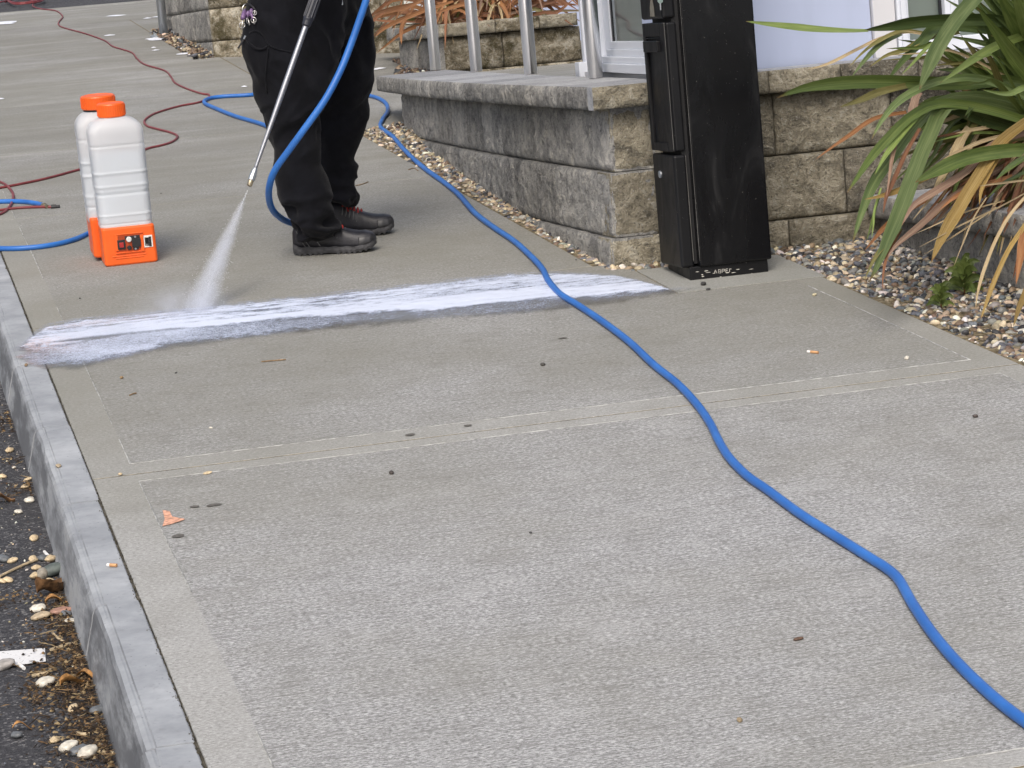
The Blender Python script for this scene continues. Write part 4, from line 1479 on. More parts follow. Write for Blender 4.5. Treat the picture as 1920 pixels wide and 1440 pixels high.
# two small weeds in the gravel
for (px, py, hpx, lab, n_) in ((1808, 556, 52, 'taller glossy green weed growing in the gravel at the planter wall', 17), (1764, 580, 34, 'smaller glossy green weed growing in the gravel nearer the pavement', 14)):
    g0 = G(px, py, -.004)
    wd = thing('weed', lab, 'weed', tuple(g0), group='weeds in the gravel')
    hh = hpx / 600
    part('stem', MB().tube([g0, g0 + (.004, 0, hh * .5), g0 + (0, .003, hh * .92)], [.003, .0025, .002], 6).mesh('stem', [LM['r']], True), wd)
    for i in range(n_):
        f = i / (n_ - 1)
        a = i * 2.4
        z_ = hh * (.15 + .80 * f)
        L_ = (.068 - .024 * f) * hpx / 46
        b = g0 + np.array((0, 0, z_))
        di = np.array((math.cos(a), math.sin(a), 0))
        part('leaf', leaf_mesh([b + di * L_ + (0, 0, L_ * (-.15 + 1.1 * f)), b + di * L_ * .5 + (0, 0, L_ * (.2 + .7 * f)), b], .025 * hpx / 46, (.1, .1), .3, n=9, base=.2, mat='g' if i % 3 else 'l', tipl=.5), wd)


# ------------------------------------------------------------------ HOSES
def hose_mat(name, c0, c1, rough):
    t = NT(name)
    v = t.coord()
    n = t.noise(v, 7, 4)
    c = t.mix(t.step(n, .35, .7), c0, c1)
    d = t.noise(v, 120, 3, .7)
    c = t.mix(t.math('MULTIPLY', t.step(d, .62, .72), .25), c, tuple(.55 * q for q in c0))
    return t.done(t.bsdf(c, rough, t.bump(d, .08, .002), spec=.5))


M['blue_hose'] = hose_mat('blue_rubber', (.020, .125, .43), (.032, .165, .52), .42)
M['red_hose'] = hose_mat('red_rubber', (.17, .028, .034), (.24, .050, .052), .5)
M['brass'] = simple('brass_fitting', (.48, .41, .29), .4, 1.0)
M['rubber'] = simple('black_rubber', (.018, .018, .020), .55)


def ground_path(pts, r, n, z0=0.0):
    return spline([G(px, py, z0 + r) for px, py in pts], n)


HR = .0125
main = [(2060, 1440), (1985, 1392), (1920, 1350), (1860, 1303), (1800, 1246), (1750, 1188), (1712, 1132), (1685, 1085), (1662, 1064), (1632, 1045), (1560, 1000), (1500, 962), (1440, 918), (1400, 890),
        (1366, 855), (1346, 822), (1330, 790), (1305, 755), (1270, 718), (1225, 682), (1180, 640), (1130, 602), (1085, 572), (1050, 550), (1028, 525), (1018, 505), (1000, 484), (965, 452), (925, 425), (890, 398),
        (862, 366), (835, 343), (800, 318), (775, 297), (755, 277), (737, 256), (722, 245), (713, 236), (718, 222), (727, 208), (724, 194), (710, 184), (690, 178)]
pA = ground_path(main, HR, 420)
loop = [(690, 178), (640, 172), (570, 170), (500, 174), (465, 178), (425, 180), (398, 183), (384, 188), (385, 194), (400, 201), (440, 217), (500, 236), (540, 262), (575, 310), (592, 360), (598, 400)]
pB = ground_path(loop, HR, 150)
rise = [G(598, 400, HR), G(588, 420, .018), PY(566, 421, 10.05), PY(549, 419, 9.98), PY(530, 411, 9.90), PY(513, 396, 9.76), PY(505, 376, 9.64), PY(505, 350, 9.55), PY(515, 320, 9.50), PY(540, 284, 9.47), PY(575, 236, 9.45),
        PY(610, 186, 9.45), PY(637, 135, 9.47), PY(655, 91, 9.49), PY(671, 46, 9.50), PY(686, 2, 9.50), PY(700, -45, 9.50), PY(700, -72, 9.52)]
pC = spline(rise, 150)
hp = np.vstack([pA, pB[1:], pC[1:]])
hose = thing('blue_hose', 'thick blue hose snaking over the pavement and up to the worker\'s hand', 'hose', tuple(pA[200]))
hr_ = np.concatenate([np.full(len(pA), .0110), np.full(len(pB) - 1, .0115), np.linspace(.0118, .0132, len(pC) - 1)])
part('hose_pipe', MB().tube(hp - np.stack([0 * hr_, 0 * hr_, np.where(np.arange(len(hp)) < len(pA) + len(pB), HR - hr_, 0)], 1), hr_, 16).mesh('hose_pipe', [M['blue_hose']], True), hose)

hl = thing('blue_hose', 'shorter blue hose from the tank base, looping past the kerb to a brass coupling', 'hose', tuple(G(60, 462)))
pts = [(186, 430), (168, 437), (140, 449), (100, 459), (50, 465), (0, 466), (-60, 462), (-120, 446), (-150, 420), (-120, 395), (-60, 381), (0, 378), (40, 378), (66, 381), (82, 385)]
P_ = spline([G(px, py, HR * .8 + (.03 if i == 0 else 0)) for i, (px, py) in enumerate(pts)], 120)
part('hose_pipe', MB().tube(P_, HR * .86, 14).mesh('hose_pipe', [M['blue_hose']], True), hl)
e0, e1 = P_[-1], P_[-1] + (P_[-1] - P_[-4]) / np.linalg.norm(P_[-1] - P_[-4]) * .045
part('coupling', MB().tube([e0 - (e1 - e0) * .2, e0 + (e1 - e0) * .35, e0 + (e1 - e0) * .36, e1], [.0115, .0115, .008, .008], 12).mesh('coupling', [M['brass']]), hl)

RR = .0062
rp = [(10, 4), (40, -4), (70, 4), (84, -2), (62, 8), (66, 14), (80, 17), (104, 20), (115, 27), (117, 33), (111, 40), (110, 46), (120, 52), (160, 63), (196, 76), (212, 87), (246, 98), (257, 110), (272, 121), (308, 132), (320, 143), (328, 155), (350, 166),
      (380, 176), (391, 177), (390, 184), (372, 192), (340, 198), (310, 206), (285, 215), (271, 226), (276, 236), (296, 242), (322, 249), (333, 256), (322, 266), (300, 273), (278, 278), (240, 292), (190, 307), (148, 318), (80, 336), (0, 352),
      (-40, 356), (-52, 346), (-30, 338), (0, 341), (16, 351), (25, 366), (20, 384), (5, 399), (-25, 408), (-40, 402), (-20, 397), (0, 394), (30, 390), (70, 388), (100, 388)]
P_ = ground_path(rp, RR, 520)
i0 = 400
rh = thing('red_hose', 'thin dark red hose winding across the pavement behind the tank', 'hose', tuple(P_[260]))
part('hose_pipe', MB().tube(P_, RR, 10).mesh('hose_pipe', [M['red_hose']], True), rh)
e = P_[-1]
part('coupling', MB().tube([e + (-.01, 0, 0), e + (.012, -.002, 0), e + (.0125, -.002, 0), e + (.028, -.006, 0)], [.011, .011, .008, .008], 10).mesh('coupling', [M['rubber']]), rh)
coil = [(12, 0), (30, 5), (60, 3), (82, -3), (50, -8), (15, -3), (25, 7), (55, 6), (80, 0), (40, -6), (5, 3), (-20, 8)]
P_ = ground_path(coil, RR * 1.3, 140, .012)
part('hose_pipe', MB().tube(P_, RR * 1.2, 8).mesh('hose_pipe', [M['red_hose']], True), rh)

# ------------------------------------------------------------------ TANK
tank = thing('sprayer_tank', 'translucent white twin water tank with orange caps and orange pump base', 'water tank', (.89, 10.15, 0))


def hdpe():
    t = NT('translucent_plastic')
    v = t.coord()
    n = t.noise(v, 6, 4)
    pz = t.n('SeparateXYZ', {0: t.n('NewGeometry').outputs['Position']}).outputs[2]
    c = t.mix(t.math('MULTIPLY', t.step(n, .4, .7), .2), (.92, .92, .92), (.88, .90, .92))
    b = t.bsdf(c, .32, t.bump(t.noise(v, 40, 2), .04, .003), spec=.5)
    tl = t.n('BsdfTranslucent', {'Color': (.94, .95, .97)})
    tp = t.n('BsdfTransparent', {'Color': (.90, .92, .95)})
    m1 = t.n('MixShader', {0: .40, 1: b.outputs[0], 2: tl.outputs[0]})
    return t.done(t.n('MixShader', {0: .27, 1: m1.outputs[0], 2: tp.outputs[0]}))


M['hdpe'] = hdpe()
M['liquid'] = simple('tank_liquid', (.45, .53, .61), .15, nscale=8, namp=.08)
M['orange'] = simple('orange_plastic', (.83, .125, .016), .38, nscale=12, namp=.06, bump=.05, bscale=90)


def rrect_ring(cx, cy, hx, hy, r, z, k=6):
    r = min(r, hx * .98, hy * .98)
    out = []
    for qx, qy, a0 in ((1, 1, 0), (-1, 1, 90), (-1, -1, 180), (1, -1, 270)):
        for i in range(k):
            a = math.radians(a0 + 90 * i / (k - 1))
            out.append((cx + qx * (hx - r) + r * math.cos(a), cy + qy * (hy - r) + r * math.sin(a), z))
    return out


def loft(mb, rings, m=0, cap=True):
    n = len(rings[0])
    V = [p for r in rings for p in r]
    Fc = [(i * n + j, i * n + (j + 1) % n, (i + 1) * n + (j + 1) % n, (i + 1) * n + j) for i in range(len(rings) - 1) for j in range(n)]
    if cap:
        Fc.append(tuple(reversed(range(n))))
        Fc.append(tuple((len(rings) - 1) * n + j for j in range(n)))
    return mb.add(V, Fc, m)


lean = lambda z: -.016 * z        # the pack stands very slightly askew


def bottle(cx, cy, hx, hy, z0, zsh, znk, rn, ribs, grow=.0):
    R = []
    zs = sorted(set(np.round(np.concatenate([np.linspace(z0, zsh, 60), [r_ + d for r_, s_, w_ in ribs for d in (-w_, -w_ / 2, 0, w_ / 2, w_)]]), 5)))
    for z in zs:
        off = sum(.62 * s_ * max(0, 1 - abs(z - r_) / w_) for r_, s_, w_ in ribs)
        e = grow * (z - z0)
        R.append(rrect_ring(cx + lean(z), cy, hx + off + e, hy + off, .034, z))
    for f in np.linspace(0.1, 1, 10):
        a = f * math.pi / 2
        hx2 = hx + grow * (zsh - z0)
        q = 1 - math.cos(a)
        zz = zsh + (znk - zsh) * (.55 * math.sin(a) + .45 * f)
        R.append(rrect_ring(cx + lean(zz), cy, hx2 + (rn - hx2) * q ** 1.15, hy + (rn - hy) * q ** 1.15, .034 + (rn - .034) * q, zz))
    R.append(rrect_ring(cx + lean(znk), cy, rn, rn, rn, znk + .02))
    return R


def shell(rings, inset, ztop):
    out = []
    for r in rings:
        z = r[0][2]
        if z > ztop:
            break
        c = np.mean(np.array(r), 0)
        q = np.array(r)
        d = q - c
        l = np.linalg.norm(d[:, :2], axis=1)[:, None]
        out.append([tuple(p) for p in (c + d * np.maximum(.05, 1 - inset / np.maximum(l, 1e-6)))])
    return out


ribsF = [(.458, -.0035, .009), (.353, .0030, .008), (.303, .0032, .009), (.274, -.0035, .010), (.192, .0025, .007), (.160, -.002, .006)]
ribsR = [(.470, -.003, .009), (.38, .004, .010), (.33, .004, .010), (.25, .003, .012), (.21, -.003, .009)]
for (cx, cy, hx, hy, z0, zsh, znk, rn, ribs, zl, czr) in ((.9, 10.108, .0995, .078, .122, .500, .562, .047, ribsF, .432, (.053, .562, .615)), (.868, 10.272, .098, .082, .15, .505, .575, .052, ribsR, .40, (.066, .580, .632))):
    R = bottle(cx, cy, hx, hy, z0, zsh, znk, rn, ribs, .012)
    tk = part('tank', shade_smooth(loft(MB(), R).mesh('tank', [M['hdpe']])), tank)
    part('liquid', shade_smooth(loft(MB(), shell(R, .005, zl)).mesh('liquid', [M['liquid']])), tk)
    r_, z0_, z1_ = czr
    c = (cx + lean(z0_) - .004, cy, 0)
    cp = MB().lathe(c, [(r_ - .004, z0_), (r_, z0_ + .003), (r_, z1_ - .006), (r_ - .002, z1_ - .002), (r_ - .006, z1_), (r_ - .012, z1_ + .001), (r_ - .014, z1_ - .001), (.001, z1_ - .001)], 40)
    for k in range(36):
        a = 2 * math.pi * k / 36
        p = np.array((c[0] + r_ * math.cos(a), c[1] + r_ * math.sin(a), 0))
        cp.tube([p + (0, 0, z0_ + .006), p + (0, 0, z1_ - .008)], .0016, 5)
    part('cap', cp.mesh('cap', [M['orange']]), tank)
    part('neck_ring', MB().lathe(c, [(r_ - .010, z0_ - .007), (r_ - .006, z0_ - .006), (r_ - .006, z0_ - .002), (r_ - .012, z0_)], 32).mesh('neck_ring', [M['rubber'] if cy > 10.2 else M['hdpe']], True), tank)
# pump base
mb = MB()


def basebox(cx, cy, hx, hy, z0, z1, r, taper=.0):
    R = []
    for f, ins in ((0, .006), (.02, .002), (.05, 0), (.5, 0), (.95, 0), (.985, .0015), (1, .005)):
        z = z0 + (z1 - z0) * f
        R.append(rrect_ring(cx + lean(z), cy, hx - ins + taper * f, hy - ins, r, z))
    return R


loft(mb, basebox(.9, 10.103, .1015, .080, .0, .148, .014))
loft(mb, basebox(.872, 10.268, .099, .092, .014, .170, .014))
for zz, w_ in ((.026, .060), (.034, .072)):
    mb.box((.9 - w_, 10.0205, zz), (.9 + w_ * .8, 10.024, zz + .005))
base_o = part('pump_base', shade_smooth(bevel(mb.mesh('pump_base', [M['orange']]), .0018, 2, 50), False), tank)
FY = 10.0215
fp = lambda px, py, dy=0: tuple(PY(px, py, FY - dy))


def fbox(x0, y0, x1, y1, d0, d1):
    """box on the front of the base from photo corners"""
    a, b = PY(x0, y1, FY), PY(x1, y0, FY)
    return (a[0], FY - d1, a[2]), (b[0], FY - d0, b[2])


mb = MB()
for q in ((217, 436, 268, 439.5), (217, 471, 268, 474.5), (217, 439.5, 220, 471), (265, 439.5, 268, 471)):
    mb.box(*fbox(*q, -.001, .0045))
part('panel_rim', bevel(mb.mesh('panel_rim', [M['orange']]), .001), tank)
M['panel_recess'] = simple('panel_recess', (.40, .055, .010), .5)
part('panel', MB().box(*fbox(220, 439, 265, 472, -.001, .0012)).mesh('panel', [M['panel_recess']]), tank)
part('switch_housing', bevel(MB().box(*fbox(221, 449, 234, 468, .001, .006)).mesh('switch_housing', [M['rubber']]), .001), tank)
part('switch', bevel(MB().box(*fbox(224, 454, 231, 464, .005, .010)).mesh('switch', [simple('red_switch', (.42, .03, .03), .3)]), .001), tank)
part('bracket', bevel(MB().box(*fbox(234, 440, 262, 449, .0008, .004)).box(*fbox(248, 446, 263, 463, .001, .0085)).box(*fbox(250, 443, 258, 468, .001, .006)).mesh('bracket', [M['rubber']]), .001), tank)
for q, r_, mt, nm in (((241.5, 448.5), .0105, 'white_knob', 'knob'), ((242.5, 464), .0085, 'rubber', 'socket'), ((253, 443.5), .0042, 'galv', 'screw'), ((254, 466), .0042, 'galv', 'screw')):
    if mt not in M:
        M[mt] = simple('white_knob', (.72, .72, .70), .35)
    part(nm, MB().lathe(fp(*q), [(r_, -.002), (r_, .008), (r_ * .8, .0105), (r_ * .3, .0105)], 16, axis=(0, -1, 0)).mesh(nm, [M[mt]]), tank)
lb = part('label', bevel(MB().box(*fbox(271, 440, 285, 464, .0, .0012)).mesh('label', [simple('white_label', (.78, .77, .74), .5)]), .0004), tank)
mb = MB()
mb.box(*fbox(280, 443, 283, 462, .0012, .0016))
for k in range(5):
    mb.box(*fbox(272.5 + k * 1.3, 445, 273.0 + k * 1.3, 461 - (k % 2) * 4, .0012, .0016))
part('label_print', mb.mesh('label_print', [M['rubber']]), lb)

# ------------------------------------------------------------------ PERSON
man = thing('person', 'person in black work trousers, black jacket and dark boots with red laces, washing the pavement', 'person', (1.67, 9.9, 0))


def cloth_mat(name, c, fuzz=.25):
    t = NT(name)
    v = t.coord()
    n = t.noise(v, 9, 5, .65)
    w = t.noise(v, 900, 2)
    d = t.noise(v, 60, 4, .7)
    col = t.mix(t.step(n, .35, .7), tuple(q * .75 for q in c), tuple(q * 1.35 for q in c))
    col = t.mix(t.math('MULTIPLY', t.step(d, .70, .78), .25), col, (.10, .10, .10))
    h = t.math('ADD', t.math('MULTIPLY', n, 1.0), t.math('MULTIPLY', w, .15))
    return t.done(t.bsdf(col, .9, t.bump(h, .28, .02), spec=.15, Sheen_Weight=fuzz, Sheen_Roughness=.5))


M['trouser'] = cloth_mat('black_work_cloth', (.0055, .0058, .0082), .06)
M['jacket'] = cloth_mat('black_jacket_cloth', (.0050, .0052, .0072), .05)


def elring(c, rx, ry, z, n=36, rot=0.0, p=2.0):
    a = np.linspace(0, 2 * math.pi, n, endpoint=False)
    ca, sa = np.cos(a), np.sin(a)
    x = np.sign(ca) * np.abs(ca) ** (2 / p) * rx
    y = np.sign(sa) * np.abs(sa) ** (2 / p) * ry
    return [(c[0] + x[i] * math.cos(rot) - y[i] * math.sin(rot), c[1] + x[i] * math.sin(rot) + y[i] * math.cos(rot), z) for i in range(n)]


def leg_rings(rows, yp, ry):
    R = []
    for (py, xl, xr), r in zip(rows, ry):
        a, b = PY(xl, py, yp), PY(xr, py, yp)
        R.append(elring(((a[0] + b[0]) / 2, yp), (b[0] - a[0]) / 2, r, (a[2] + b[2]) / 2))
    return R


near = [(449, 557, 630), (437, 554, 634), (424, 551, 635), (412, 547, 626), (400, 541, 621), (388, 537, 626), (375, 527, 627), (360, 520, 627), (340, 515, 617), (310, 512, 602), (270, 510, 599), (230, 503, 605), (200, 488, 612), (180, 475, 617), (150, 469, 624),
        (120, 463, 632), (80, 457, 640), (40, 455, 648), (0, 462, 650), (-30, 468, 650)]
nry = [.082, .085, .086, .082, .080, .082, .082, .080, .080, .082, .086, .094, .100, .104, .110, .114, .118, .122, .124, .12]
farr = [(382, 604, 668), (372, 602, 667), (358, 600, 667), (344, 600, 668), (326, 599, 673), (312, 597, 675), (302, 594, 664), (288, 592, 668), (262, 590, 677), (236, 588, 686), (205, 584, 693), (165, 580, 698), (112, 574, 700), (62, 568, 698), (20, 562, 691), (0, 556, 682), (-30, 552, 672)]
fry = [.080, .082, .082, .080, .084, .086, .078, .082, .086, .092, .098, .106, .114, .118, .120, .122, .12]
mb = MB()
loft(mb, leg_rings(near, 9.77, nry))
loft(mb, leg_rings(farr, 10.12, fry))
hip = []
for py, xl, xr, r in ((75, 478, 668, .10), (55, 468, 684, .17), (30, 464, 687, .20), (0, 466, 684, .21), (-30, 470, 678, .205), (-60, 474, 672, .19)):
    a, b = PY(xl, py, 9.93), PY(xr, py, 9.93)
    hip.append(elring(((a[0] + b[0]) / 2, 9.93), (b[0] - a[0]) / 2, r, (a[2] + b[2]) / 2))
loft(mb, hip)
me = evaluated(mb.mesh('t', []), [('REMESH', {'mode': 'VOXEL', 'voxel_size': .0075}), ('SMOOTH', {'factor': .5, 'iterations': 5})])


def wrinkle(me, fn):
    n = len(me.vertices)
    co = np.empty(n * 3)
    me.vertices.foreach_get('co', co)
    co = co.reshape(-1, 3)
    nr = np.empty(n * 3)
    me.vertices.foreach_get('normal', nr)
    nr = nr.reshape(-1, 3)
    co = co + nr * fn(co)[:, None]
    me.vertices.foreach_set('co', co.ravel())
    me.update()
    return me


def ridged(x, y, z, o=3):
    return 1 - np.abs(2 * fbm(x, y, z, o) - 1)


def trouser_folds(c):
    x, y, z = c.T
    isn = y < 9.94
    a = np.arctan2(y - np.where(isn, 9.77, 10.12), x - np.where(isn, 1.56, 1.74))
    ank = np.exp(-((z - .13) / .10) ** 2) + .0
    kne = np.exp(-((z - .50) / .12) ** 2)
    hipz = np.exp(-((z - .80) / .15) ** 2)
    r1 = ridged(a * .75 + z * 4.5, z * 15 + np.where(isn, 0, 7), y * 0) - .78
    r2 = ridged(a * .9 - z * 7, z * 6.0 + 3, x * 0) - .8
    r3 = ridged(x * 7 + z * 5, z * 2.6 - x * 5 + 9, y * 4) - .8
    d = .085 * ank * r1 + .055 * kne * r2 + .050 * hipz * r3 + .022 * r3 + .006 * (fbm(x * 14, y * 14, z * 9) - .5)
    return d


me = wrinkle(me, trouser_folds)
me = evaluated(me, [('SMOOTH', {'factor': .4, 'iterations': 2})])
me.materials.append(M['trouser'])
trou = part('trousers', shade_smooth(me), man)
# thigh pocket: welt, zip pull and a seam, standing just off the cloth
def near_surf(px, py, out=.004):
    """point of the trouser cloth under a photo pixel, lifted a little towards the camera"""
    dg = bpy.context.evaluated_depsgraph_get()
    o = Vector(CAMP)
    d = Vector(ray(px, py)).normalized()
    loc = trou.matrix_world.inverted()
    hit, p, nrm, _ = trou.ray_cast(loc @ o, (loc.to_3x3() @ d))
    if not hit:
        return PY(px, py, 9.68)
    p = trou.matrix_world @ p
    return np.array(p - d * out)


bpy.context.view_layer.update()
wp = [(468, 62), (480, 58), (492, 66), (504, 84), (520, 92), (545, 98)]
part('pocket_seam', MB().tube(spline([near_surf(*p, .002) for p in wp], 24), .0035, 6).mesh('pocket_seam', [M['trouser']], True), trou)
wp = [(462, 72), (470, 84), (480, 91), (492, 92), (503, 86)]
part('pocket_welt', MB().tube(spline([near_surf(*p, .003) for p in wp], 20), .005, 6).mesh('pocket_welt', [M['trouser']], True), trou)
wp = [(503, 88), (500, 120), (498, 150), (501, 175)]
part('pocket_seam', MB().tube(spline([near_surf(*p, .002) for p in wp], 20), .0032, 6).mesh('pocket_seam', [M['trouser']], True), trou)
z0 = near_surf(459, 70, .004)
part('zip_pull', MB().tube([z0, z0 + (-.010, -.002, -.014), z0 + (-.030, -.004, -.038)], [.003, .004, .0035], 6).mesh('zip_pull', [M['rubber']]), trou)
part('zip_slider', MB().tube([z0 + (.003, -.001, .006), z0 + (-.004, -.001, -.006)], .0035, 6).mesh('zip_slider', [M['galv']]), trou)

# jacket: torso and both arms in one piece, hem at hip height
SH = 1.44
tc = np.array((1.645, 9.93))
mb = MB()
tor = []
for z, rx, ry in ((.945, .215, .215), (.965, .222, .222), (1.05, .212, .222), (1.15, .195, .220), (1.28, .195, .235), (1.38, .18, .24), (1.45, .13, .18), (1.49, .085, .09)):
    tor.append(elring(tc + (.0, 0), rx, ry, z, rot=.25))
loft(mb, tor)
handN = PY(600, -58, 9.47)       # near hand on the lance grip and trigger
handF = PY(700, -64, 9.53)
shN = np.array((1.66, 9.70, 1.40))
shF = np.array((1.72, 10.14, 1.40))
elN = np.array((1.56, 9.50, 1.20))
elF = np.array((1.93, 9.86, 1.18))
for s_, e_, h_ in ((shN, elN, handN), (shF, elF, handF)):
    w_ = h_ + (e_ - h_) / np.linalg.norm(e_ - h_) * .075
    mb.tube(spline([s_, (s_ + e_) / 2, e_, (e_ + w_) / 2, w_], 26), np.linspace(.085, .050, 26), 16)
me = evaluated(mb.mesh('j', []), [('REMESH', {'mode': 'VOXEL', 'voxel_size': .010}), ('SMOOTH', {'factor': .5, 'iterations': 4})])
me = wrinkle(me, lambda c: .018 * (ridged(c[:, 0] * 6 + c[:, 2] * 4, c[:, 1] * 6, c[:, 2] * 5) - .75))
me.materials.append(M['jacket'])
jk = part('jacket', shade_smooth(me), man)
zz = PY(641, 3, 9.70)
part('zip_slider', MB().box(tuple(zz - (.003, .004, .012)), tuple(zz + (.003, 0, .010))).mesh('zip_slider', [M['galv']]), jk)

# body: head, neck and two gripping hands as one skin
M['skin'] = simple('skin', (.52, .32, .23), .5, nscale=20, namp=.08)
mb = MB()
hc = np.array((1.70, 9.88, 1.63))
loft(mb, [elring(hc[:2] + (o_, 0), rx, ry, hc[2] + z_, 24, rot=-.3) for z_, rx, ry, o_ in ((-.115, .030, .035, .02), (-.10, .055, .050, .012), (-.06, .078, .062, .006), (0, .093, .072, 0), (.05, .095, .075, -.002), (.09, .078, .064, -.004), (.115, .035, .03, -.006))])
hd = np.array((math.cos(-.3), math.sin(-.3), 0))
hs_ = np.array((-hd[1], hd[0], 0))
mb.tube([hc + hd * .086 + (0, 0, .015), hc + hd * .104 + (0, 0, -.018), hc + hd * .108 + (0, 0, -.028), hc + hd * .088 + (0, 0, -.032)], [.009, .012, .013, .008], 10)
mb.tube([hc + hd * .080 + hs_ * .028 + (0, 0, -.062), hc + hd * .091 + (0, 0, -.060), hc + hd * .080 - hs_ * .028 + (0, 0, -.062)], [.006, .009, .006], 8)
for s_ in (-1, 1):
    e = hc + hs_ * .072 * s_ - hd * .005
    mb.tube([e + (0, 0, .028), e + hs_ * .012 * s_ + (0, 0, .012) - hd * .01, e + hs_ * .008 * s_ + (0, 0, -.030)], [.011, .014, .009], 8)
mb.tube([hc + (-.012, 0, -.08), np.array((1.665, 9.92, 1.47)), np.array((1.65, 9.93, 1.30))], [.056, .062, .11], 20)
lance_dir = (PY(575, 44, 9.43) - PY(468, 346, 9.30))
lance_dir = lance_dir / np.linalg.norm(lance_dir)


def hand(h, e, axis, grip_r, side):
    ax = axis / np.linalg.norm(axis)
    f = h - e
    f -= ax * np.dot(f, ax)
    f /= np.linalg.norm(f)
    n = np.cross(ax, f) * side
    wr = h - f * .075
    mb.tube([e + (wr - e) * .55, wr, h - f * .028 + n * .018], [.042, .030, .034], 14)
    mb.tube([h - f * .030 + n * .02 - ax * .030, h - f * .018 + n * .026 + ax * .030], [.024, .022], 12)
    for k, (o_, ln) in enumerate(((-.034, .90), (-.012, 1.0), (.010, .97), (.031, .80))):
        b = h + ax * o_
        R_ = grip_r + .010
        pts = []
        for t in np.linspace(.2, 1.35 * math.pi * ln, 7):
            pts.append(b - f * R_ * math.cos(t) * 1.0 + n * R_ * math.sin(t) * 1.0)
        mb.tube(pts, np.linspace(.0098, .0075, 7), 8)
    mb.tube([h - f * .04 + n * .012 + ax * .030, h - f * .022 + n * .004 + ax * .050, h + f * .004 + n * -.012 + ax * .052, h + f * .016 + n * -.018 + ax * .040], [.014, .0115, .0105, .008], 9)


hand(handN, elN, lance_dir, .017, 1)
hand(handF, elF, np.array((.1, -.1, 1.0)), .013, -1)
me = evaluated(mb.mesh('b', []), [('REMESH', {'mode': 'VOXEL', 'voxel_size': .0042}), ('SMOOTH', {'factor': .5, 'iterations': 3})])
me.materials.append(M['skin'])
body = part('body', shade_smooth(me), man)
for s_ in (-1, 1):
    e = hc + hd * .0835 + hs_ * .031 * s_ + (0, 0, .008)
    part('eye', MB().lathe(e, [(.001, -.011), (.008, -.008), (.0115, 0), (.008, .008), (.001, .011)], 14).mesh('eye', [simple('eye_white', (.7, .7, .68), .2)], True), body)
mb = MB()
loft(mb, [elring(hc[:2] - hd[:2] * .006, rx, ry, hc[2] + z_, 28, rot=-.3) for z_, rx, ry in ((.030, .103, .084), (.055, .105, .086), (.085, .095, .077), (.112, .065, .052), (.124, .02, .018))])
part('knit_hat', shade_smooth(mb.mesh('knit_hat', [M['jacket']])), man)
mb = MB()
loft(mb, [elring(hc[:2] - hd[:2] * .022, rx, ry, hc[2] + z_, 24, rot=-.3) for z_, rx, ry in ((-.055, .060, .062), (-.02, .078, .073), (.03, .084, .076))])
part('hair', shade_smooth(mb.mesh('hair', [simple('brown_hair', (.05, .03, .018), .6)])), man)

# boots
M['boot'] = simple('black_boot_leather', (.016, .016, .021), .48, nscale=30, namp=.3, bump=.25, bscale=120)
M['sole'] = simple('dark_grey_sole', (.050, .050, .054), .8, nscale=40, namp=.35, bump=.2)
M['toe'] = simple('toe_bumper', (.026, .026, .029), .42, nscale=20, namp=.35)
M['lace_red'] = simple('red_lace', (.34, .025, .020), .8, nscale=300, namp=.35)
M['lace_grey'] = simple('grey_lace_loop', (.17, .17, .17), .7)


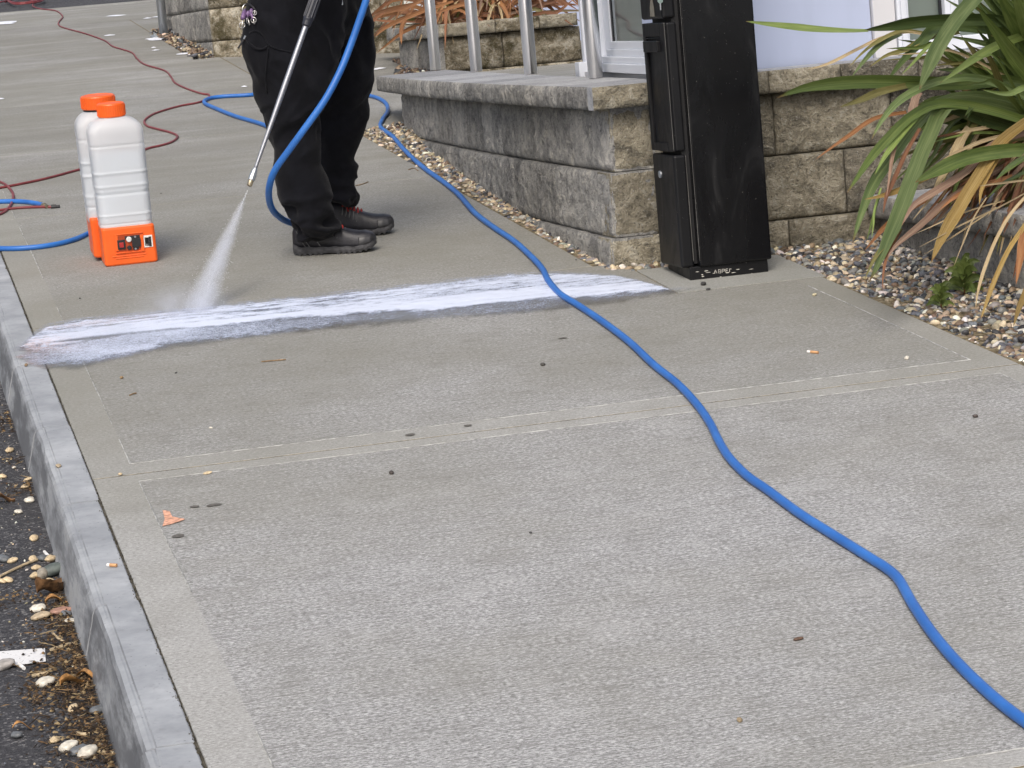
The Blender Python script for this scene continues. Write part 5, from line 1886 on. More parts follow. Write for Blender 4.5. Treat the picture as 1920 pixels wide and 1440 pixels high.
def boot(ox, oy, ang, L=.318, label=None):
    bo = bpy.data.objects.new('boot', None)
    COL.objects.link(bo)
    bo.parent = man
    d = np.array((math.cos(ang), math.sin(ang), 0))
    q = np.array((-d[1], d[0], 0))
    o = np.array((ox, oy, 0))
    W = lambda s, y, z: o + d * s * L + q * y + np.array((0, 0, z))
    wS = lambda s: np.interp(s, [0, .03, .10, .25, .42, .60, .74, .86, .94, .985, 1], [.013, .027, .037, .040, .039, .047, .053, .050, .041, .026, .008])
    hS = lambda s: np.interp(s, [0, .03, .10, .22, .34, .44, .55, .66, .78, .88, .95, .985, 1], [.080, .108, .130, .140, .139, .126, .105, .089, .078, .071, .059, .045, .027])
    spring = lambda s: .019 * max(0, (s - .70) / .30) ** 2 + .008 * max(0, (.07 - s) / .07)
    sole_h = lambda s: np.interp(s, [0, .3, .6, 1], [.036, .031, .029, .024])
    S = np.concatenate([np.linspace(0, .12, 7), np.linspace(.15, .85, 22), np.linspace(.88, 1, 9)])
    n = 20
    R = []
    for s in S:
        zb = spring(s) + sole_h(s) - .006
        h = max(.004, hS(s) - sole_h(s) + .006)
        w = wS(s) - .002
        ring = []
        for k in range(n):
            t = math.pi * k / (n - 1)
            ex = .62 if s > .55 else .5
            cy = math.cos(t)
            ring.append(W(s, np.sign(cy) * abs(cy) ** ex * w * (1 - .25 * math.sin(t) ** 2 * (s < .6)), zb + h * math.sin(t) ** .75))
        R.append(ring)
    part('upper', shade_smooth(loft(MB(), R).mesh('upper', [M['boot']])), bo)
    S2 = np.linspace(0, 1, 90)
    R = []
    for i, s in enumerate(S2):
        w = wS(s) + .0035
        lug = .0055 if (i // 3) % 2 and s > .02 else .0
        if .36 < s < .5:
            lug = .006
        zb = spring(s) + .0005 + lug
        zt = spring(s) + sole_h(s) + .0015 * math.sin(s * 40)
        R.append([W(s, -w, zt), W(s, -w - .0025, (zt + zb) / 2), W(s, -w + .001, zb), W(s, w - .001, zb), W(s, w + .0025, (zt + zb) / 2), W(s, w, zt)])
    part('sole', loft(MB(), R).mesh('sole', [M['sole']]), bo)
    S3 = np.concatenate([np.linspace(.80, .88, 6), np.linspace(.89, 1, 10)])
    R = []
    for s in S3:
        zb = spring(s) + sole_h(s) - .007
        h = (max(.004, hS(s) - sole_h(s) + .007)) * .93 + .002
        w = wS(s) + .0012
        R.append([W(s + .003, math.cos(math.pi * k / (n - 1)) * w * (1.0 if abs(math.cos(math.pi * k / (n - 1))) < .9 else 1.0), zb + h * math.sin(math.pi * k / (n - 1)) ** .62) for k in range(n)])
    part('toe_cap', shade_smooth(loft(MB(), R).mesh('toe_cap', [M['toe']])), bo)
    mb1, mb2 = MB(), MB()
    for k, s in enumerate(np.linspace(.385, .60, 6)):
        z = spring(s) + hS(s) + .0015
        a = s + .018
        za = spring(a) + hS(a) + .0025
        for sg in (1, -1):
            mb1.tube([W(s, sg * .024, z - .013), W((s + a) / 2, 0, (z + za) / 2 + .004), W(a, -sg * .024, za - .012)], .0033, 7)
        for sg in (1, -1):
            mb2.tube([W(s + .005, sg * .026, z - .014), W(s + .0, sg * .034, z - .030), W(s - .01, sg * .039, z - .046)], .0019, 6)
    mb1.tube([W(.40, -.012, hS(.40) + .006), W(.43, -.035, hS(.43) - .002), W(.46, -.040, hS(.45) - .022)], .0028, 6)
    part('laces', mb1.mesh('laces', [M['lace_red']], True), bo)
    part('lace_loops', mb2.mesh('lace_loops', [M['lace_grey']], True), bo)
    mb = MB()
    for a0 in (.06, .11, .24):
        mb.tube([W(a0, -wS(a0) + .001, .095), W(a0 + .05, -wS(a0 + .05) - .0005, .060), W(a0 + .10, -wS(a0 + .1) - .0005, .034)], .0013, 5)
    part('side_stitching', mb.mesh('side_stitching', [M['lace_grey']]), bo)


boot(1.500, 9.845, math.radians(-17))
boot(1.640, 10.195, math.radians(-15))

# keys on the belt
kp = near_surf(463, 10, .010)
keys = thing('key_bunch', 'bunch of silver keys with purple fobs hanging at the worker\'s hip', 'keys', tuple(kp))
M['purple'] = simple('purple_fob', (.17, .10, .22), .35)
M['chrome'] = steel('key_metal', (.78, .76, .74), .3, False)


def ring_tube(c, r, tilt, n=16, th=.0016):
    a = np.linspace(0, 2 * math.pi, n)
    e1 = np.array((math.cos(tilt), math.sin(tilt), 0)) * r
    e2 = np.array((0, 0, 1.0)) * r
    return MB().tube([c + e1 * math.cos(t) + e2 * math.sin(t) for t in a], th, 6, caps=False)


part('carabiner', ring_tube(near_surf(463, 18, .012), .021, .5, th=.0022).mesh('carabiner', [M['chrome']], True), keys)
part('clip', MB().tube([near_surf(468, 8, .012), near_surf(474, 13, .012), near_surf(480, 20, .014)], .0035, 8).mesh('clip', [M['rubber']], True), keys)
for (px, py, px2, py2, mt, r_) in ((460, 18, 455, 34, 'purple', .010), (466, 20, 463, 36, 'purple', .008), (472, 16, 470, 30, 'purple', .0085), (478, 18, 477, 30, 'chrome', .004), (455, 38, 453, 56, 'chrome', .0055), (464, 30, 468, 47, 'chrome', .006), (474, 30, 477, 45, 'chrome', .006), (470, 20, 474, 36, 'purple', .006)):
    a, b = near_surf(px, py, .013), near_surf(px2, py2, .015)
    if mt == 'purple':
        part('fob', MB().tube([a, a + (b - a) * .35, b], [r_ * .5, r_, r_ * .85], 8).mesh('fob', [M['purple']], True), keys)
    else:
        kr = ring_tube((a + b) / 2, np.linalg.norm(b - a) * .32, random.uniform(-.5, .9), 12, .0014)
        kr.tube([a, b], [r_ * .35, r_ * .5], 6)
        part('key', kr.mesh('key', [M['chrome']], True), keys)

# lance
nz0, nz1 = PY(467, 349, 9.30), PY(575, 44, 9.43)
ln = thing('spray_lance', 'pressure washer lance with steel tube and black ribbed grip in the worker\'s hand', 'spray lance', tuple(nz0))
ax = nz1 - nz0
axl = np.linalg.norm(ax)
axn = ax / axl
s = np.linspace(.055 / axl, 1.0, 24)
part('tube', MB().tube([nz0 + ax * q for q in s], .0060 + .0045 * np.clip((s - .1) / .5, 0, 1), 16).mesh('tube', [steel('lance_steel', (.36, .37, .40), .50, False)], True), ln)
part('nozzle_nut', MB().tube([nz0 + axn * q for q in (.022, .024, .048, .050, .060, .070)], [.010, .0125, .0125, .0105, .0105, .006], 8).mesh('nozzle_nut', [M['galv']]), ln)
part('nozzle', MB().tube([nz0 + axn * q for q in (.0, .004, .018, .024)], [.0075, .0095, .0105, .0095], 14).mesh('nozzle', [M['brass']], True), ln)
part('orifice', MB().tube([nz0 - axn * .0008, nz0 + axn * .002], .004, 10).mesh('orifice', [M['void']]), ln)
mb = MB()
g0, gl = nz1 - axn * .012, .34
mb.tube([g0 + axn * q for q in (0, .004, .02, .028, gl)], [.012, .0155, .0165, .0185, .0185], 20)
u = np.cross(axn, (0, 1, 0))
u /= np.linalg.norm(u)
v_ = np.cross(axn, u)
for k in range(10):
    a = 2 * math.pi * k / 10
    e = (u * math.cos(a) + v_ * math.sin(a)) * .0185
    mb.tube([g0 + axn * .034 + e, g0 + axn * gl * .95 + e], .0032, 6)
part('grip', mb.mesh('grip', [simple('dark_grip', (.020, .022, .032), .42)], False), ln)

# ------------------------------------------------------------------ FOAM, WET CONCRETE, SPRAY
up_ = np.array([G(*q)[:2] for q in [(22, 662), (50, 640), (85, 613), (140, 602), (260, 590), (390, 577), (520, 563), (660, 548), (800, 533), (960, 516), (1040, 513), (1150, 518), (1200, 528), (1262, 545)]])
lo_ = np.array([G(*q)[:2] for q in [(22, 665), (72, 654), (117, 655), (180, 642), (240, 632), (320, 623), (420, 616), (520, 605), (600, 600), (700, 592), (830, 585), (940, 572), (1040, 564), (1120, 563), (1180, 553), (1240, 548), (1268, 546)]])
wt_ = np.array([G(*q)[:2] for q in [(22, 668), (60, 690), (85, 693), (150, 692), (250, 670), (330, 652), (420, 641), (640, 617), (800, 602), (1000, 589), (1080, 577), (1180, 566), (1300, 546)]])
up_ = up_[np.argsort(up_[:, 0])]
lo_ = lo_[np.argsort(lo_[:, 0])]
wt_ = wt_[np.argsort(wt_[:, 0])]
st = .0075
gx = np.arange(.34, 2.64, st)
gy = np.arange(8.06, 9.06, st)
XX, YY = np.meshgrid(gx, gy)
yu = np.interp(XX, up_[:, 0], up_[:, 1])
yl = np.interp(XX, lo_[:, 0], lo_[:, 1])
yw = np.interp(XX, wt_[:, 0], wt_[:, 1])
wob = .055 * (fbm(XX * 7, YY * 3, 2.0) - .5) + .065 * (fbm(XX * 30, YY * 24, 5.0) - .5) + .03 * (fbm(XX * 80, YY * 60, 6.0, 2) - .5)
fing = .16 * (fbm(XX * 4, YY * 46, 12.0, 3) - .40)                                # ragged ends
endf = np.clip((XX + fing - .37) / .05, 0, 1) * np.clip((2.60 + fing - XX) / .06, 0, 1)
cov = np.minimum((yu + .012 + wob * .7 - YY) / .070, (YY - yl + .018 - wob) / .085)
cov = np.clip(cov, -1, 1.6) * endf
# torn streaks, brushed along the band, and a bare strip near the kerb end
str_ = fbm(XX * 2.6 + 3, YY * 46, 1.5, 4)
str2 = fbm(XX * 9, YY * 60, 7.5, 3)
gap = np.clip((fbm(XX * 1.6 + 5, 0 * YY + 2.0, 3.0, 2) - .30) * 2.2, .0, 1)       # how torn the band is, along it
v01 = np.clip((YY - yl) / np.maximum(.02, yu - yl), 0, 1)
lowband = np.exp(-((v01 - .22) / .20) ** 2)                                     # thick ridge of foam on the near side
cov = np.clip(cov, 0, 1)
body = .70 + .30 * lowband + 1.0 * (str_ - .5) + .55 * (fbm(XX * 34, YY * 60, 15.0, 3) - .5) - .24 * gap * (1 - lowband) * np.clip((str2 - .46) * 8, 0, 1)
cov = np.clip(cov * body, 0, 1.25)
bare = np.exp(-((XX - .60) / .15) ** 2) * np.exp(-((YY - 8.60) / .032) ** 2)
cov *= 1 - .9 * bare
# thin film of bubbles over the wet margin
film = np.clip((YY - yw - wob * 1.3) / .10, 0, 1) * np.clip((yl + .06 - YY) / .05, 0, 1) * endf
kn = np.clip(1.25 - np.abs(XX - .80) / .62, 0, 1)
film = film * (.31 + .25 * kn) + .34 * film * (fbm(XX * 9, YY * 9, 8.0) - .5)
fm = np.maximum(cov, np.clip(film, 0, 1))
rim = np.clip(1 - np.abs(YY - yu - .010) / .035, 0, 1) * endf * .50 * fbm(XX * 22, YY * 60, 3)
fm = np.maximum(fm, rim)
hz_ = .0042 + .006 * cov * fbm(XX * 20, YY * 30, 4.0)
ny_, nx_ = XX.shape
idx = np.arange(nx_ * ny_).reshape(ny_, nx_)
cell = np.maximum.reduce([fm[:-1, :-1], fm[1:, :-1], fm[:-1, 1:], fm[1:, 1:]]) > .02
q = np.stack([idx[:-1, :-1][cell], idx[:-1, 1:][cell], idx[1:, 1:][cell], idx[1:, :-1][cell]], 1)
used = np.unique(q)
remap = np.full(nx_ * ny_, -1)
remap[used] = np.arange(len(used))
orange = np.exp(-((XX - .42) / .13) ** 2) * np.exp(-((YY - 8.55) / .16) ** 2) + .5 * np.exp(-((XX - .62) / .3) ** 2) * np.exp(-((YY - 8.86) / .05) ** 2)


def foam_mat():
    t = NT('washing_foam')
    cv = t.n('Attribute', attribute_name='cov').outputs['Fac']
    og = t.n('Attribute', attribute_name='og').outputs['Fac']
    v = t.coord(scale=(60, 130, 60))
    n = t.noise(v, 1.0, 5, .72, .6)
    vo = t.n('TexVoronoi', {'Vector': t.coord(scale=(120, 150, 1)), 'Scale': 1.0}, feature='DISTANCE_TO_EDGE').outputs[0]
    bub = t.step(vo, .22, .05)
    th = t.math('ADD', t.math('MULTIPLY', n, 1.0), t.math('MULTIPLY', bub, -.22))
    a = t.math('MULTIPLY', t.step(t.math('SUBTRACT', cv, th), -.30, .36), .92)
    c = t.mix(t.step(t.math('SUBTRACT', cv, t.math('MULTIPLY', n, .7)), -.05, .6), (.46, .52, .67), (.74, .80, .94))
    c = t.mix(t.math('MULTIPLY', og, t.math('MULTIPLY', t.step(n, .40, .62), .8)), c, (.80, .52, .42))
    b = t.bsdf(c, .45, t.bump(n, .5, .006), spec=.5)
    tr = t.n('BsdfTransparent')
    return t.done(t.n('MixShader', {0: a, 1: tr.outputs[0], 2: b.outputs[0]}))


me = mesh_from('foam', np.stack([XX.ravel()[used], YY.ravel()[used], hz_.ravel()[used]], 1), remap[q], [foam_mat()], smooth=True, attrs={'cov': fm.ravel()[used], 'og': orange.ravel()[used]})
put('foam', me, kind='stuff', label='band of white washing foam across the pavement joint', category='foam')
# wet concrete under and just below the foam
wet = np.clip((yu - .012 + wob * .7 - YY) / .05, 0, 1) * np.clip((YY - yw + .03 + wob * 1.6) / .11, 0, 1) * np.clip((XX + fing - .36) / .05, 0, 1) * np.clip((2.63 + fing - XX) / .05, 0, 1)
cell = np.maximum.reduce([wet[:-1, :-1], wet[1:, :-1], wet[:-1, 1:], wet[1:, 1:]]) > .02
q = np.stack([idx[:-1, :-1][cell], idx[:-1, 1:][cell], idx[1:, 1:][cell], idx[1:, :-1][cell]], 1)
used = np.unique(q)
remap[:] = -1
remap[used] = np.arange(len(used))


def wet_mat():
    t = NT('wet_film')
    cv = t.n('Attribute', attribute_name='cov').outputs['Fac']
    og = t.n('Attribute', attribute_name='og').outputs['Fac']
    n = t.noise(t.coord(scale=(40, 70, 1)), 1.0, 5, .65)
    a = t.math('MULTIPLY', t.step(t.math('ADD', cv, t.math('MULTIPLY', n, .9)), .50, 1.30), .44)
    c = t.mix(t.math('MULTIPLY', og, .75), (.130, .125, .112), (.66, .42, .33))
    b = t.bsdf(c, .22, t.bump(n, .35, .003), spec=.5)
    tr = t.n('BsdfTransparent')
    return t.done(t.n('MixShader', {0: a, 1: tr.outputs[0], 2: b.outputs[0]}))


og2 = np.exp(-((XX - .385) / .06) ** 2) * np.clip(1 - np.abs(YY - 8.38) / .30, 0, 1) * (.35 + 1.1 * (fbm(XX * 25, YY * 18, 6.0) > .5))
me = mesh_from('wet_patch', np.stack([XX.ravel()[used], YY.ravel()[used], np.full(len(used), .0034)], 1), remap[q], [wet_mat()], attrs={'cov': wet.ravel()[used], 'og': np.clip(og2, 0, 1).ravel()[used]})
put('wet_patch', me, kind='stuff', label='wet dark concrete along the edge of the foam', category='water')
# small left-over foam flecks further up the pavement
M['fleck'] = simple('foam_fleck', (.80, .82, .88), .5)
fl = MB()
for (px, py, wx) in ((0, 43, 70), (18, 44, 20), (1, 185, 16), (205, 66, 20), (218, 29, 34), (288, 89, 10), (292, 94, 14), (348, 100, 34), (362, 102, 20), (300, 31, 26), (276, 34, 16), (288, 72, 30), (300, 73, 44), (318, 75, 20), (458, 162, 12), (712, 128, 24), (704, 130, 14), (0, 1.0, 1)):
    c = G(px, py, .004)
    w_ = wx / 2 * np.linalg.norm(c - CAMP) / F_PX
    k = 14
    V = [c + (0, 0, .006)]
    for i in range(k):
        t = 2 * math.pi * i / k
        r = 1 + .7 * (fbm(math.cos(t) * 1.5 + px, math.sin(t) * 1.5 + py, 1) - .5)
        V.append(c + (w_ * r * math.cos(t), w_ * 1.0 * r * math.sin(t), 0))
    fl.add(V, [(0, i + 1, (i + 1) % k + 1) for i in range(k)])
put('foam_flecks', fl.mesh('foam_flecks', [M['fleck']], True), kind='stuff', label='small white foam flecks scattered over the far pavement', category='foam')

# spray cone: a cloud of fine drops, narrow at the nozzle
tipp = nz0 - axn * .012
tgt = G(368, 590, .0)
d_ = tgt - tipp
dl = np.linalg.norm(d_)
spv = thing('water_spray', 'fine white water spray fanning out from the lance nozzle to the foam', 'water spray', tuple(tipp))


def spray_vol():
    t = NT('spray_mist')
    ra = t.n('Attribute', attribute_name='none')
    o = t.coord('Object')
    # distance along and off the jet, in the jet's own frame
    dn = d_ / dl
    along = t.n('VectorMath', {0: o, 1: tuple(dn)}, operation='DOT_PRODUCT').outputs['Value']
    proj = t.n('VectorMath', {0: tuple(dn), 3: along}, operation='SCALE')
    off = t.n('VectorMath', {0: o, 1: proj.outputs[0]}, operation='SUBTRACT').outputs[0]
    ln_ = t.n('VectorMath', {0: off}, operation='LENGTH').outputs['Value']
    rad = t.n('MapRange', {'Value': along, 'From Min': 0.0, 'From Max': dl, 'To Min': .006, 'To Max': .072}).outputs[0]
    prof_ = t.step(t.math('DIVIDE', ln_, rad), 1.0, .15)
    start = t.step(along, .03, .10)
    dens = t.n('MapRange', {'Value': along, 'From Min': 0.0, 'From Max': dl, 'To Min': 36.0, 'To Max': 9.0}).outputs[0]
    nz = t.noise(o, 22, 4, .7)
    dd = t.math('MULTIPLY', t.math('MULTIPLY', dens, prof_), t.math('MULTIPLY', start, t.math('ADD', .35, t.step(nz, .25, .65))))
    vol = t.n('VolumePrincipled', {'Color': (.93, .95, 1.0), 'Density': dd, 'Anisotropy': .2})
    return t.done(None, vol)


mb = MB()
end = tipp + d_ * .985
mb.tube([tipp + d_ * .01, tipp + d_ * .3, tipp + d_ * .7, end], [.008, .030, .056, .074], 20)
sp = part('mist', mb.mesh('mist', [spray_vol()], True), spv)


def drift_vol(cx, cy, rx, ry, rz, dens):
    """fine mist that drifts off low over the foam where the jet lands"""
    t = NT('drifting_mist')
    g = t.n('NewGeometry').outputs['Position']
    o = t.n('VectorMath', {0: g, 1: (cx, cy, .0)}, operation='SUBTRACT').outputs[0]
    q = t.n('VectorMath', {0: o, 1: (1 / rx, 1 / ry, 1 / rz)}, operation='MULTIPLY').outputs[0]
    l = t.n('VectorMath', {0: q}, operation='LENGTH').outputs['Value']
    nz = t.noise(g, 9, 4, .65)
    dd = t.math('MULTIPLY', t.math('MULTIPLY', t.step(l, 1.0, .15), dens), t.step(nz, .34, .66))
    return t.done(None, t.n('VolumePrincipled', {'Color': (.93, .95, 1.0), 'Density': dd, 'Anisotropy': .2}))


for cx, cy, rx, ry, rz, dens in ((tgt[0] - .05, tgt[1] - .02, .24, .15, .15, 6.5), (tgt[0] - .26, tgt[1] - .28, .36, .24, .085, 5.5)):
    R_ = [elring((cx, cy), rx * math.cos(a), ry * math.cos(a), max(.012, rz * math.sin(a)), 28) for a in np.linspace(.02, 1.5, 9)]
    part('mist', loft(MB(), R_).mesh('mist', [drift_vol(cx, cy, rx, ry, rz, dens)], True), spv)
# droplets in and around the jet
dv, df = [], []
tet = np.array([(1, 1, 1), (-1, -1, 1), (-1, 1, -1), (1, -1, -1)], float)
sid = np.cross(d_ / dl, (0, 0, 1))
sid /= np.linalg.norm(sid)
si2 = np.cross(d_ / dl, sid)
for i in range(5200):
    f = random.random() ** .6
    r = .072 * f * min(1.25, abs(random.gauss(0, .55)))
    a = random.uniform(0, 6.28)
    p = tipp + d_ * f + (sid * math.cos(a) + si2 * math.sin(a)) * r
    if p[2] < .004:
        continue
    df += [tuple(len(dv) + q for q in t) for t in ((0, 1, 2), (0, 3, 1), (0, 2, 3), (1, 3, 2))]
    dv += list(p + tet * random.uniform(.0003, .0009))
part('droplets', mesh_from('droplets', dv, df, [simple('water_drop', (.86, .89, .95), .15)]), spv, kind='stuff')

# ------------------------------------------------------------------ SMALL LOOSE THINGS
SPB = {}


def loose(name, px, py, z, size, col, label, category, group, flat=.6, elong=1.25, rot=None):
    key = (name, col)
    if key not in SPB:
        v = IV * (1 + .22 * (RNG.random((len(IV), 1)) - .5))
        me = mesh_from(name, v, IF, [simple(name + '_skin', col, .55, nscale=1.2, namp=.3)], smooth=True)
        SPB[key] = me
    c = G(px, py, z)
    o = put(name, SPB[key], None, None, label, category, group)
    size *= .82 if z == 0 else 1.0
    o.scale = (size * elong, size * .9, size * flat)
    o.location = (c[0], c[1], z + size * flat * .8)
    o.rotation_euler = (random.uniform(-.2, .2), random.uniform(-.2, .2), rot if rot is not None else random.uniform(0, 3.1))
    return o


CREAM, BEIGE, WHITE, GREYB, DARK, RED = (.58, .46, .29), (.42, .34, .23), (.62, .585, .50), (.13, .14, .15), (.045, .043, .042), (.34, .19, .14)
ZR = -.125
k4 = lambda x, y: (x / 2.88, 940 + y / 2.88)
k3 = lambda x, y: (x / 3.0, 500 + y / 3.0)
for (x, y, s_) in ((70, 330, .012), (178, 320, .012), (275, 325, .016), (197, 368, .011), (195, 415, .015), (265, 440, .011), (237, 465, .011), (10, 440, .010), (45, 435, .012), (185, 210, .013), (395, 1130, .012), (298, 1300, .011)):
    loose('pebble', *k4(x, y), ZR, s_, CREAM, 'cream pebble lying on the dark asphalt beside the kerb', 'pebble', 'cream pebbles in the gutter')
for (x, y, s_) in ((55, 1043, .013), (10, 1190, .012), (157, 1207, .011), (140, 1248, .010)):
    loose('pebble', *k3(x, y), ZR, s_, CREAM, 'cream pebble lying on the dark asphalt beside the kerb', 'pebble', 'cream pebbles in the gutter')
for (x, y, s_) in ((100, 65, .010), (160, 5, .012), (208, 597, .018), (245, 998, .019), (475, 1380, .021), (370, 1345, .018), (460, 940, .010), (380, 660, .012)):
    loose('pebble', *k4(x, y), ZR, s_, WHITE, 'chalky white stone lying in the gutter litter below the kerb', 'pebble', 'white stones in the gutter')
for (x, y, s_) in ((170, 1322, .012), (105, 1388, .010), (80, 1135, .006)):
    loose('pebble', *k3(x, y), ZR, s_, WHITE, 'chalky white stone lying in the gutter litter below the kerb', 'pebble', 'white stones in the gutter')
for (x, y, s_) in ((20, 325, .016), (530, 1145, .016), (430, 1365, .017), (90, 1275, .012), (240, 320, .014), (355, 620, .013)):
    loose('pebble', *k4(x, y), ZR, s_, GREYB, 'slate grey pebble lying in the gutter below the kerb', 'pebble', 'grey pebbles in the gutter')
loose('pebble', *k4(282, 400), ZR, .027, (.105, .125, .115), 'largest green-grey stone in the gutter, against the kerb', 'pebble', None)
loose('pebble', *k4(232, 415), ZR, .016, (.30, .27, .22), 'ringed brown-grey pebble next to the large green-grey gutter stone', 'pebble', None, .9)
loose('pebble', *k4(222, 636), ZR, .017, BEIGE, 'smooth beige oval pebble just below a white one in the gutter', 'pebble', None, .55, 1.5, .1)
loose('pebble', *k4(332, 607), ZR, .018, RED, 'reddish oval pebble on the gutter litter by the kerb', 'pebble', None, .5, 1.6, .1)
loose('pebble', *k4(20, 905), ZR, .019, (.33, .31, .29), 'grey-brown stone beside the white painted road line', 'pebble', None, .6, 1.6, .3)
loose('pebble', *k3(330, 1128), 0, .0105, BEIGE, 'tan pebble lying on top of the kerb', 'pebble', None)
loose('pebble', *k3(148, 560), 0, .008, (.24, .16, .09), 'small brown pebble on the kerb just below the foam', 'pebble', None, .8)
loose('pebble', *k3(677, 1172), 0, .0075, CREAM, 'cream pebble on the smooth edge strip near the cross joint', 'pebble', None)
loose('pebble', *k3(1168, 1165), 0, .0095, CREAM, 'flat cream pebble just below the cross joint of the pavement', 'pebble', None, .45, 1.6, .1)
loose('pebble', *k3(685, 630), 0, .0075, (.30, .20, .10), 'brown pebble on the pavement below the foam band', 'pebble', None, .8)
loose('pebble', *k3(1187, 910), 0, .0055, WHITE, 'tiny white stone on the slab above the cross joint', 'pebble', None)
loose('pebble', 1018, 686, 0, .0095, (.085, .08, .07), 'dark round pebble in the middle of the slab above the joint', 'pebble', None, .75)
loose('pebble', 734, 889, 0, .0085, (.06, .05, .045), 'dark pebble on the near slab below the joint', 'pebble', None, .8)
loose('pebble', 1700, 674, 0, .0095, WHITE, 'white stone on the slab near the right edge strip', 'pebble', None, .75)
loose('pebble', 1829, 783, 0, .008, (.07, .055, .05), 'dark red-brown pebble on the near slab at the right', 'pebble', None, .8)
loose('pebble', 1527, 555, 0, .0085, (.50, .45, .30), 'pale yellow pebble on the slab just in front of the concrete pad', 'pebble', None, .8)
loose('pebble', 1319, 535, .003, .0105, DARK, 'dark pebble on the pad at the foot of the black post', 'pebble', None, .7)
loose('pebble', 1328, 544, 0, .0085, DARK, 'dark pebble just below the pad in front of the black post', 'pebble', None, .6)
loose('pebble', 1497, 1200, 0, .0085, (.12, .07, .045), 'brown oval seed on the near slab left of the hose', 'seed', None, .5, 1.7, .12)
loose('pebble', 1387, 1353, 0, .0075, (.28, .215, .13), 'tan crumb on the near slab at the bottom', 'crumb', None, .7)
loose('pebble', 938, 291, .095, .0085, CREAM, 'pale pebble on the ledge between two wall courses', 'pebble', None, .6) if False else None
for (px, py) in ((278, 355), (302, 363), (620, 352), (1080, 488), (150, 560), (330, 700), (995, 1000)):
    loose('crumb', px, py, 0, random.uniform(.003, .005), DARK, 'tiny dark crumb of dirt on the pavement', 'crumb', 'dark crumbs on the pavement')


def tube_thing(name, pts, r, mat, label, category, group=None, n=7):
    me = MB().tube(spline(pts, 8), r, n).mesh(name, [mat])
    c = np.mean(np.array(pts), 0)
    me.transform(Matrix.Translation(-Vector(c)))
    o = put(name, me, None, None, label, category, group)
    o.location = c
    return o


M['butt'] = simple('cigarette_filter', (.55, .30, .14), .8, nscale=80)
M['paper'] = simple('white_paper', (.75, .74, .72), .7)
M['twig'] = simple('dry_twig', (.22, .15, .085), .8, nscale=60, namp=.4)
M['twig_l'] = simple('pale_twig', (.44, .35, .22), .8, nscale=60, namp=.3)
M['dleaf'] = simple('brown_leaf', (.20, .105, .045), .7, nscale=60, namp=.5, bump=.5, bscale=90)
M['oleaf'] = simple('amber_leaf', (.36, .185, .06), .7, nscale=60, namp=.5, bump=.5, bscale=90)


def butt(pa, pb, z, label, mt='butt'):
    a, b = G(*pa, z + .004), G(*pb, z + .004)
    o = thing('cigarette_end', label, 'cigarette end', tuple((a + b) / 2))
    m_ = a + (b - a) * .3
    part('paper', MB().tube([a, m_], .0040, 10).mesh('paper', [M['paper']]), o)
    part('filter', MB().tube([m_, b], .0041, 10).mesh('filter', [M[mt]]), o)


butt((1514, 659), (1534, 661), 0, 'orange-brown cigarette end on the slab near the right edge')
butt((201, 1059), (219, 1060), 0, 'tan cigarette end lying on top of the kerb')
butt((*k4(240, 272),), (*k4(262, 296),), ZR, 'white cigarette end in the gutter beside the grey pebbles', 'paper')
butt((*k4(103, 878),), (*k4(130, 902),), ZR, 'white cigarette end at the tip of the painted road line', 'paper')
for pts, lab in (([(490, 678), (512, 676), (536, 674)], 'thin dark twig on the slab below the foam'), ([(243, 741), (250, 738), (256, 737)], 'short dark twig on the slab left of the thin one'), ([(667, 348), (680, 345), (690, 341)], 'thin twig on the pavement just behind the far boot'), ([(766, 318), (776, 315), (784, 320)], 'dark twig on the pavement edge by the gravel strip')):
    tube_thing('twig', [G(x, y, .003) for x, y in pts], .0022, M['twig'], lab, 'twig')
for pts, lab, r_ in (([k4(0, 405), k4(90, 360), k4(160, 330), k4(230, 305)], 'long pale stem lying across the gutter from the asphalt to the kerb', .0035), ([k4(275, 805), k4(350, 780), k4(415, 765)], 'tan stick in the leaf litter below the kerb', .005), ([k4(172, 943), k4(215, 935), k4(258, 925)], 'short pale stick on the asphalt below the white road line', .0045),
                     ([k4(285, 710), k4(315, 740), k4(345, 758)], 'curved thin stem in the gutter litter above the tan stick', .003), ([k4(535, 1352), k4(575, 1358), k4(615, 1362)], 'pale stick at the foot of the kerb, nearest the camera', .004), ([k4(410, 1255), k4(450, 1258), k4(485, 1256)], 'pale stick in the gutter beside the near litter heap', .004)):
    tube_thing('stick', [G(x, y, ZR + .005) for x, y in pts], r_, M['twig_l'], lab, 'stick')


def dead_leaf(px, py, z, L_, w_, a, mt, label, curl=.3):
    c = G(px, py, z)
    d = np.array((math.cos(a), math.sin(a), 0))
    n_ = np.array((-d[1], d[0], 0))
    V, Fc = [], []
    k = 9
    for i in range(k):
        s_ = i / (k - 1)
        ww = w_ * math.sin(math.pi * min(.98, s_ * .95 + .03)) ** .8 * (1 + .35 * random.uniform(-1, 1))
        for j in (-1, -.5, 0, .5, 1):
            V.append(d * (s_ - .5) * L_ + n_ * j * ww / 2 + np.array((0, 0, .008 + curl * w_ * abs(j) ** 1.5 * .6 + .012 * math.sin(s_ * 5 + a))))
    for i in range(k - 1):
        for j in range(4):
            Fc.append((i * 5 + j, i * 5 + j + 1, i * 5 + j + 6, i * 5 + j + 5))
    o = put('dead_leaf', mesh_from('dead_leaf', V, Fc, [M[mt]], smooth=True), None, None, label, 'leaf', 'dead leaves in the gutter')
    o.location = c


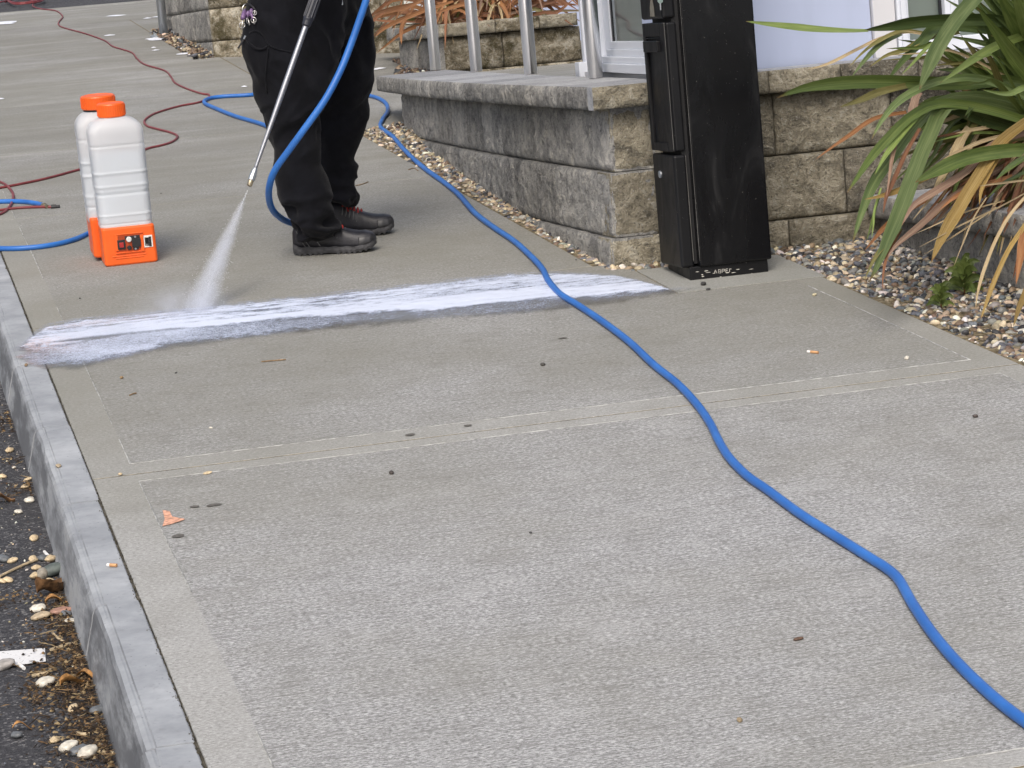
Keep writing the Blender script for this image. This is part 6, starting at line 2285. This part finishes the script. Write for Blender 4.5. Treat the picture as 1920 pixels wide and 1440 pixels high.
dead_leaf(*k4(275, 505), ZR, .085, .055, .7, 'dleaf', 'broad brown curled leaf in the gutter below the pebbles', .9)
dead_leaf(*k4(315, 560), ZR, .06, .024, .1, 'oleaf', 'narrow tan leaf just below the broad brown gutter leaf', .5)
dead_leaf(*k4(410, 1005), ZR, .07, .036, .4, 'oleaf', 'amber leaf on the dark litter heap against the kerb', .6)
dead_leaf(*k4(470, 970), ZR, .055, .020, -.5, 'oleaf', 'thin orange leaf on the litter heap by the white stones', .5)
dead_leaf(*k3(25, 1330), ZR, .06, .03, .2, 'dleaf', 'dark brown leaf at the upper end of the gutter', .6)
dead_leaf(*k4(135, 1240), ZR, .05, .016, .2, 'oleaf', 'flat tan leaf on the open asphalt near the bottom', .3)
# dark litter of crumbled leaves, needles and mud along the kerb: beyond counting
lv_, lf_, lc_ = [], [], []
heaps = [((*k4(400, 820),), .05, .16, 620), ((*k4(330, 620),), .035, .10, 220), ((*k4(390, 1000),), .06, .10, 520), ((*k4(470, 1230),), .05, .16, 460), ((*k4(560, 1370),), .05, .12, 300), ((*k4(60, 550),), .05, .05, 60), ((*k3(130, 1260),), .035, .06, 90), ((*k3(25, 880),), .03, .10, 110), ((*k3(20, 1100),), .03, .05, 40)]
for (px, py), sx, sy, n_ in heaps:
    c0 = G(px, py, ZR)
    for i in range(n_):
        x = min(.302, c0[0] + random.gauss(0, sx))
        y = c0[1] + random.gauss(0, sy)
        z = ZR + random.uniform(.001, .012)
        a = random.uniform(0, 6.28)
        L_ = random.choice([random.uniform(.004, .012), random.uniform(.004, .012), random.uniform(.015, .045)])
        w_ = random.uniform(.0012, .003) if L_ > .014 else random.uniform(.002, .007)
        d = np.array((math.cos(a), math.sin(a), random.uniform(-.2, .2))) * L_ / 2
        n2 = np.array((-math.sin(a), math.cos(a), random.uniform(-.5, .5))) * w_ / 2
        p = np.array((x, y, z))
        b = len(lv_)
        lv_ += [p - d - n2, p + d - n2, p + d + n2, p - d + n2, p + (0, 0, w_ * .8)]
        lf_ += [(b, b + 1, b + 4), (b + 1, b + 2, b + 4), (b + 2, b + 3, b + 4), (b + 3, b, b + 4)]
        cc = np.array(random.choice([(.045, .030, .020), (.06, .042, .028), (.030, .022, .016), (.030, .022, .016), (.10, .062, .032), (.17, .11, .055), (.24, .18, .10)])) * random.uniform(.7, 1.3)
        lc_ += [cc] * 5
t = NT('leaf_litter')
me = mesh_from('leaf_litter', lv_, lf_, [t.done(t.bsdf(attr_col(t), .9, spec=.2))], cols={'col': np.array(lc_)})
put('leaf_litter', me, kind='stuff', label='dark crumbled leaf litter heaped along the foot of the kerb', category='leaf litter')
gp_, gs_ = [], []
for i in range(420):
    y = random.uniform(4.5, 8.6)
    gp_.append((.305 - abs(random.gauss(0, .12)), y, ZR + .001))
    gs_.append(random.uniform(.0012, .0034))
put('grit', pebbles_mesh(np.array(gp_), np.array(gs_), (10, 12, 12, 14, 10, 10, 20, 8), 'grit', M['pebble']), kind='stuff', label='fine loose grit on the asphalt along the kerb', category='grit')

ORD = 'first second third fourth fifth sixth seventh eighth ninth tenth eleventh twelfth thirteenth fourteenth fifteenth sixteenth seventeenth'.split()
for grp, txt in (('cream pebbles in the gutter', '{} cream gutter pebble beside the kerb, counting away from the camera'), ('white stones in the gutter', '{} chalky white gutter stone below the kerb, counting away from the camera'),
                 ('grey pebbles in the gutter', '{} slate grey gutter pebble below the kerb, counting away from the camera'), ('dark crumbs on the pavement', '{} tiny dark crumb on the pavement, counting away from the camera')):
    L_ = sorted([o for o in scene.objects if o.get('group') == grp], key=lambda o: (o.location.y, o.location.x))
    for i, o in enumerate(L_):
        o['label'] = txt.format(ORD[i])
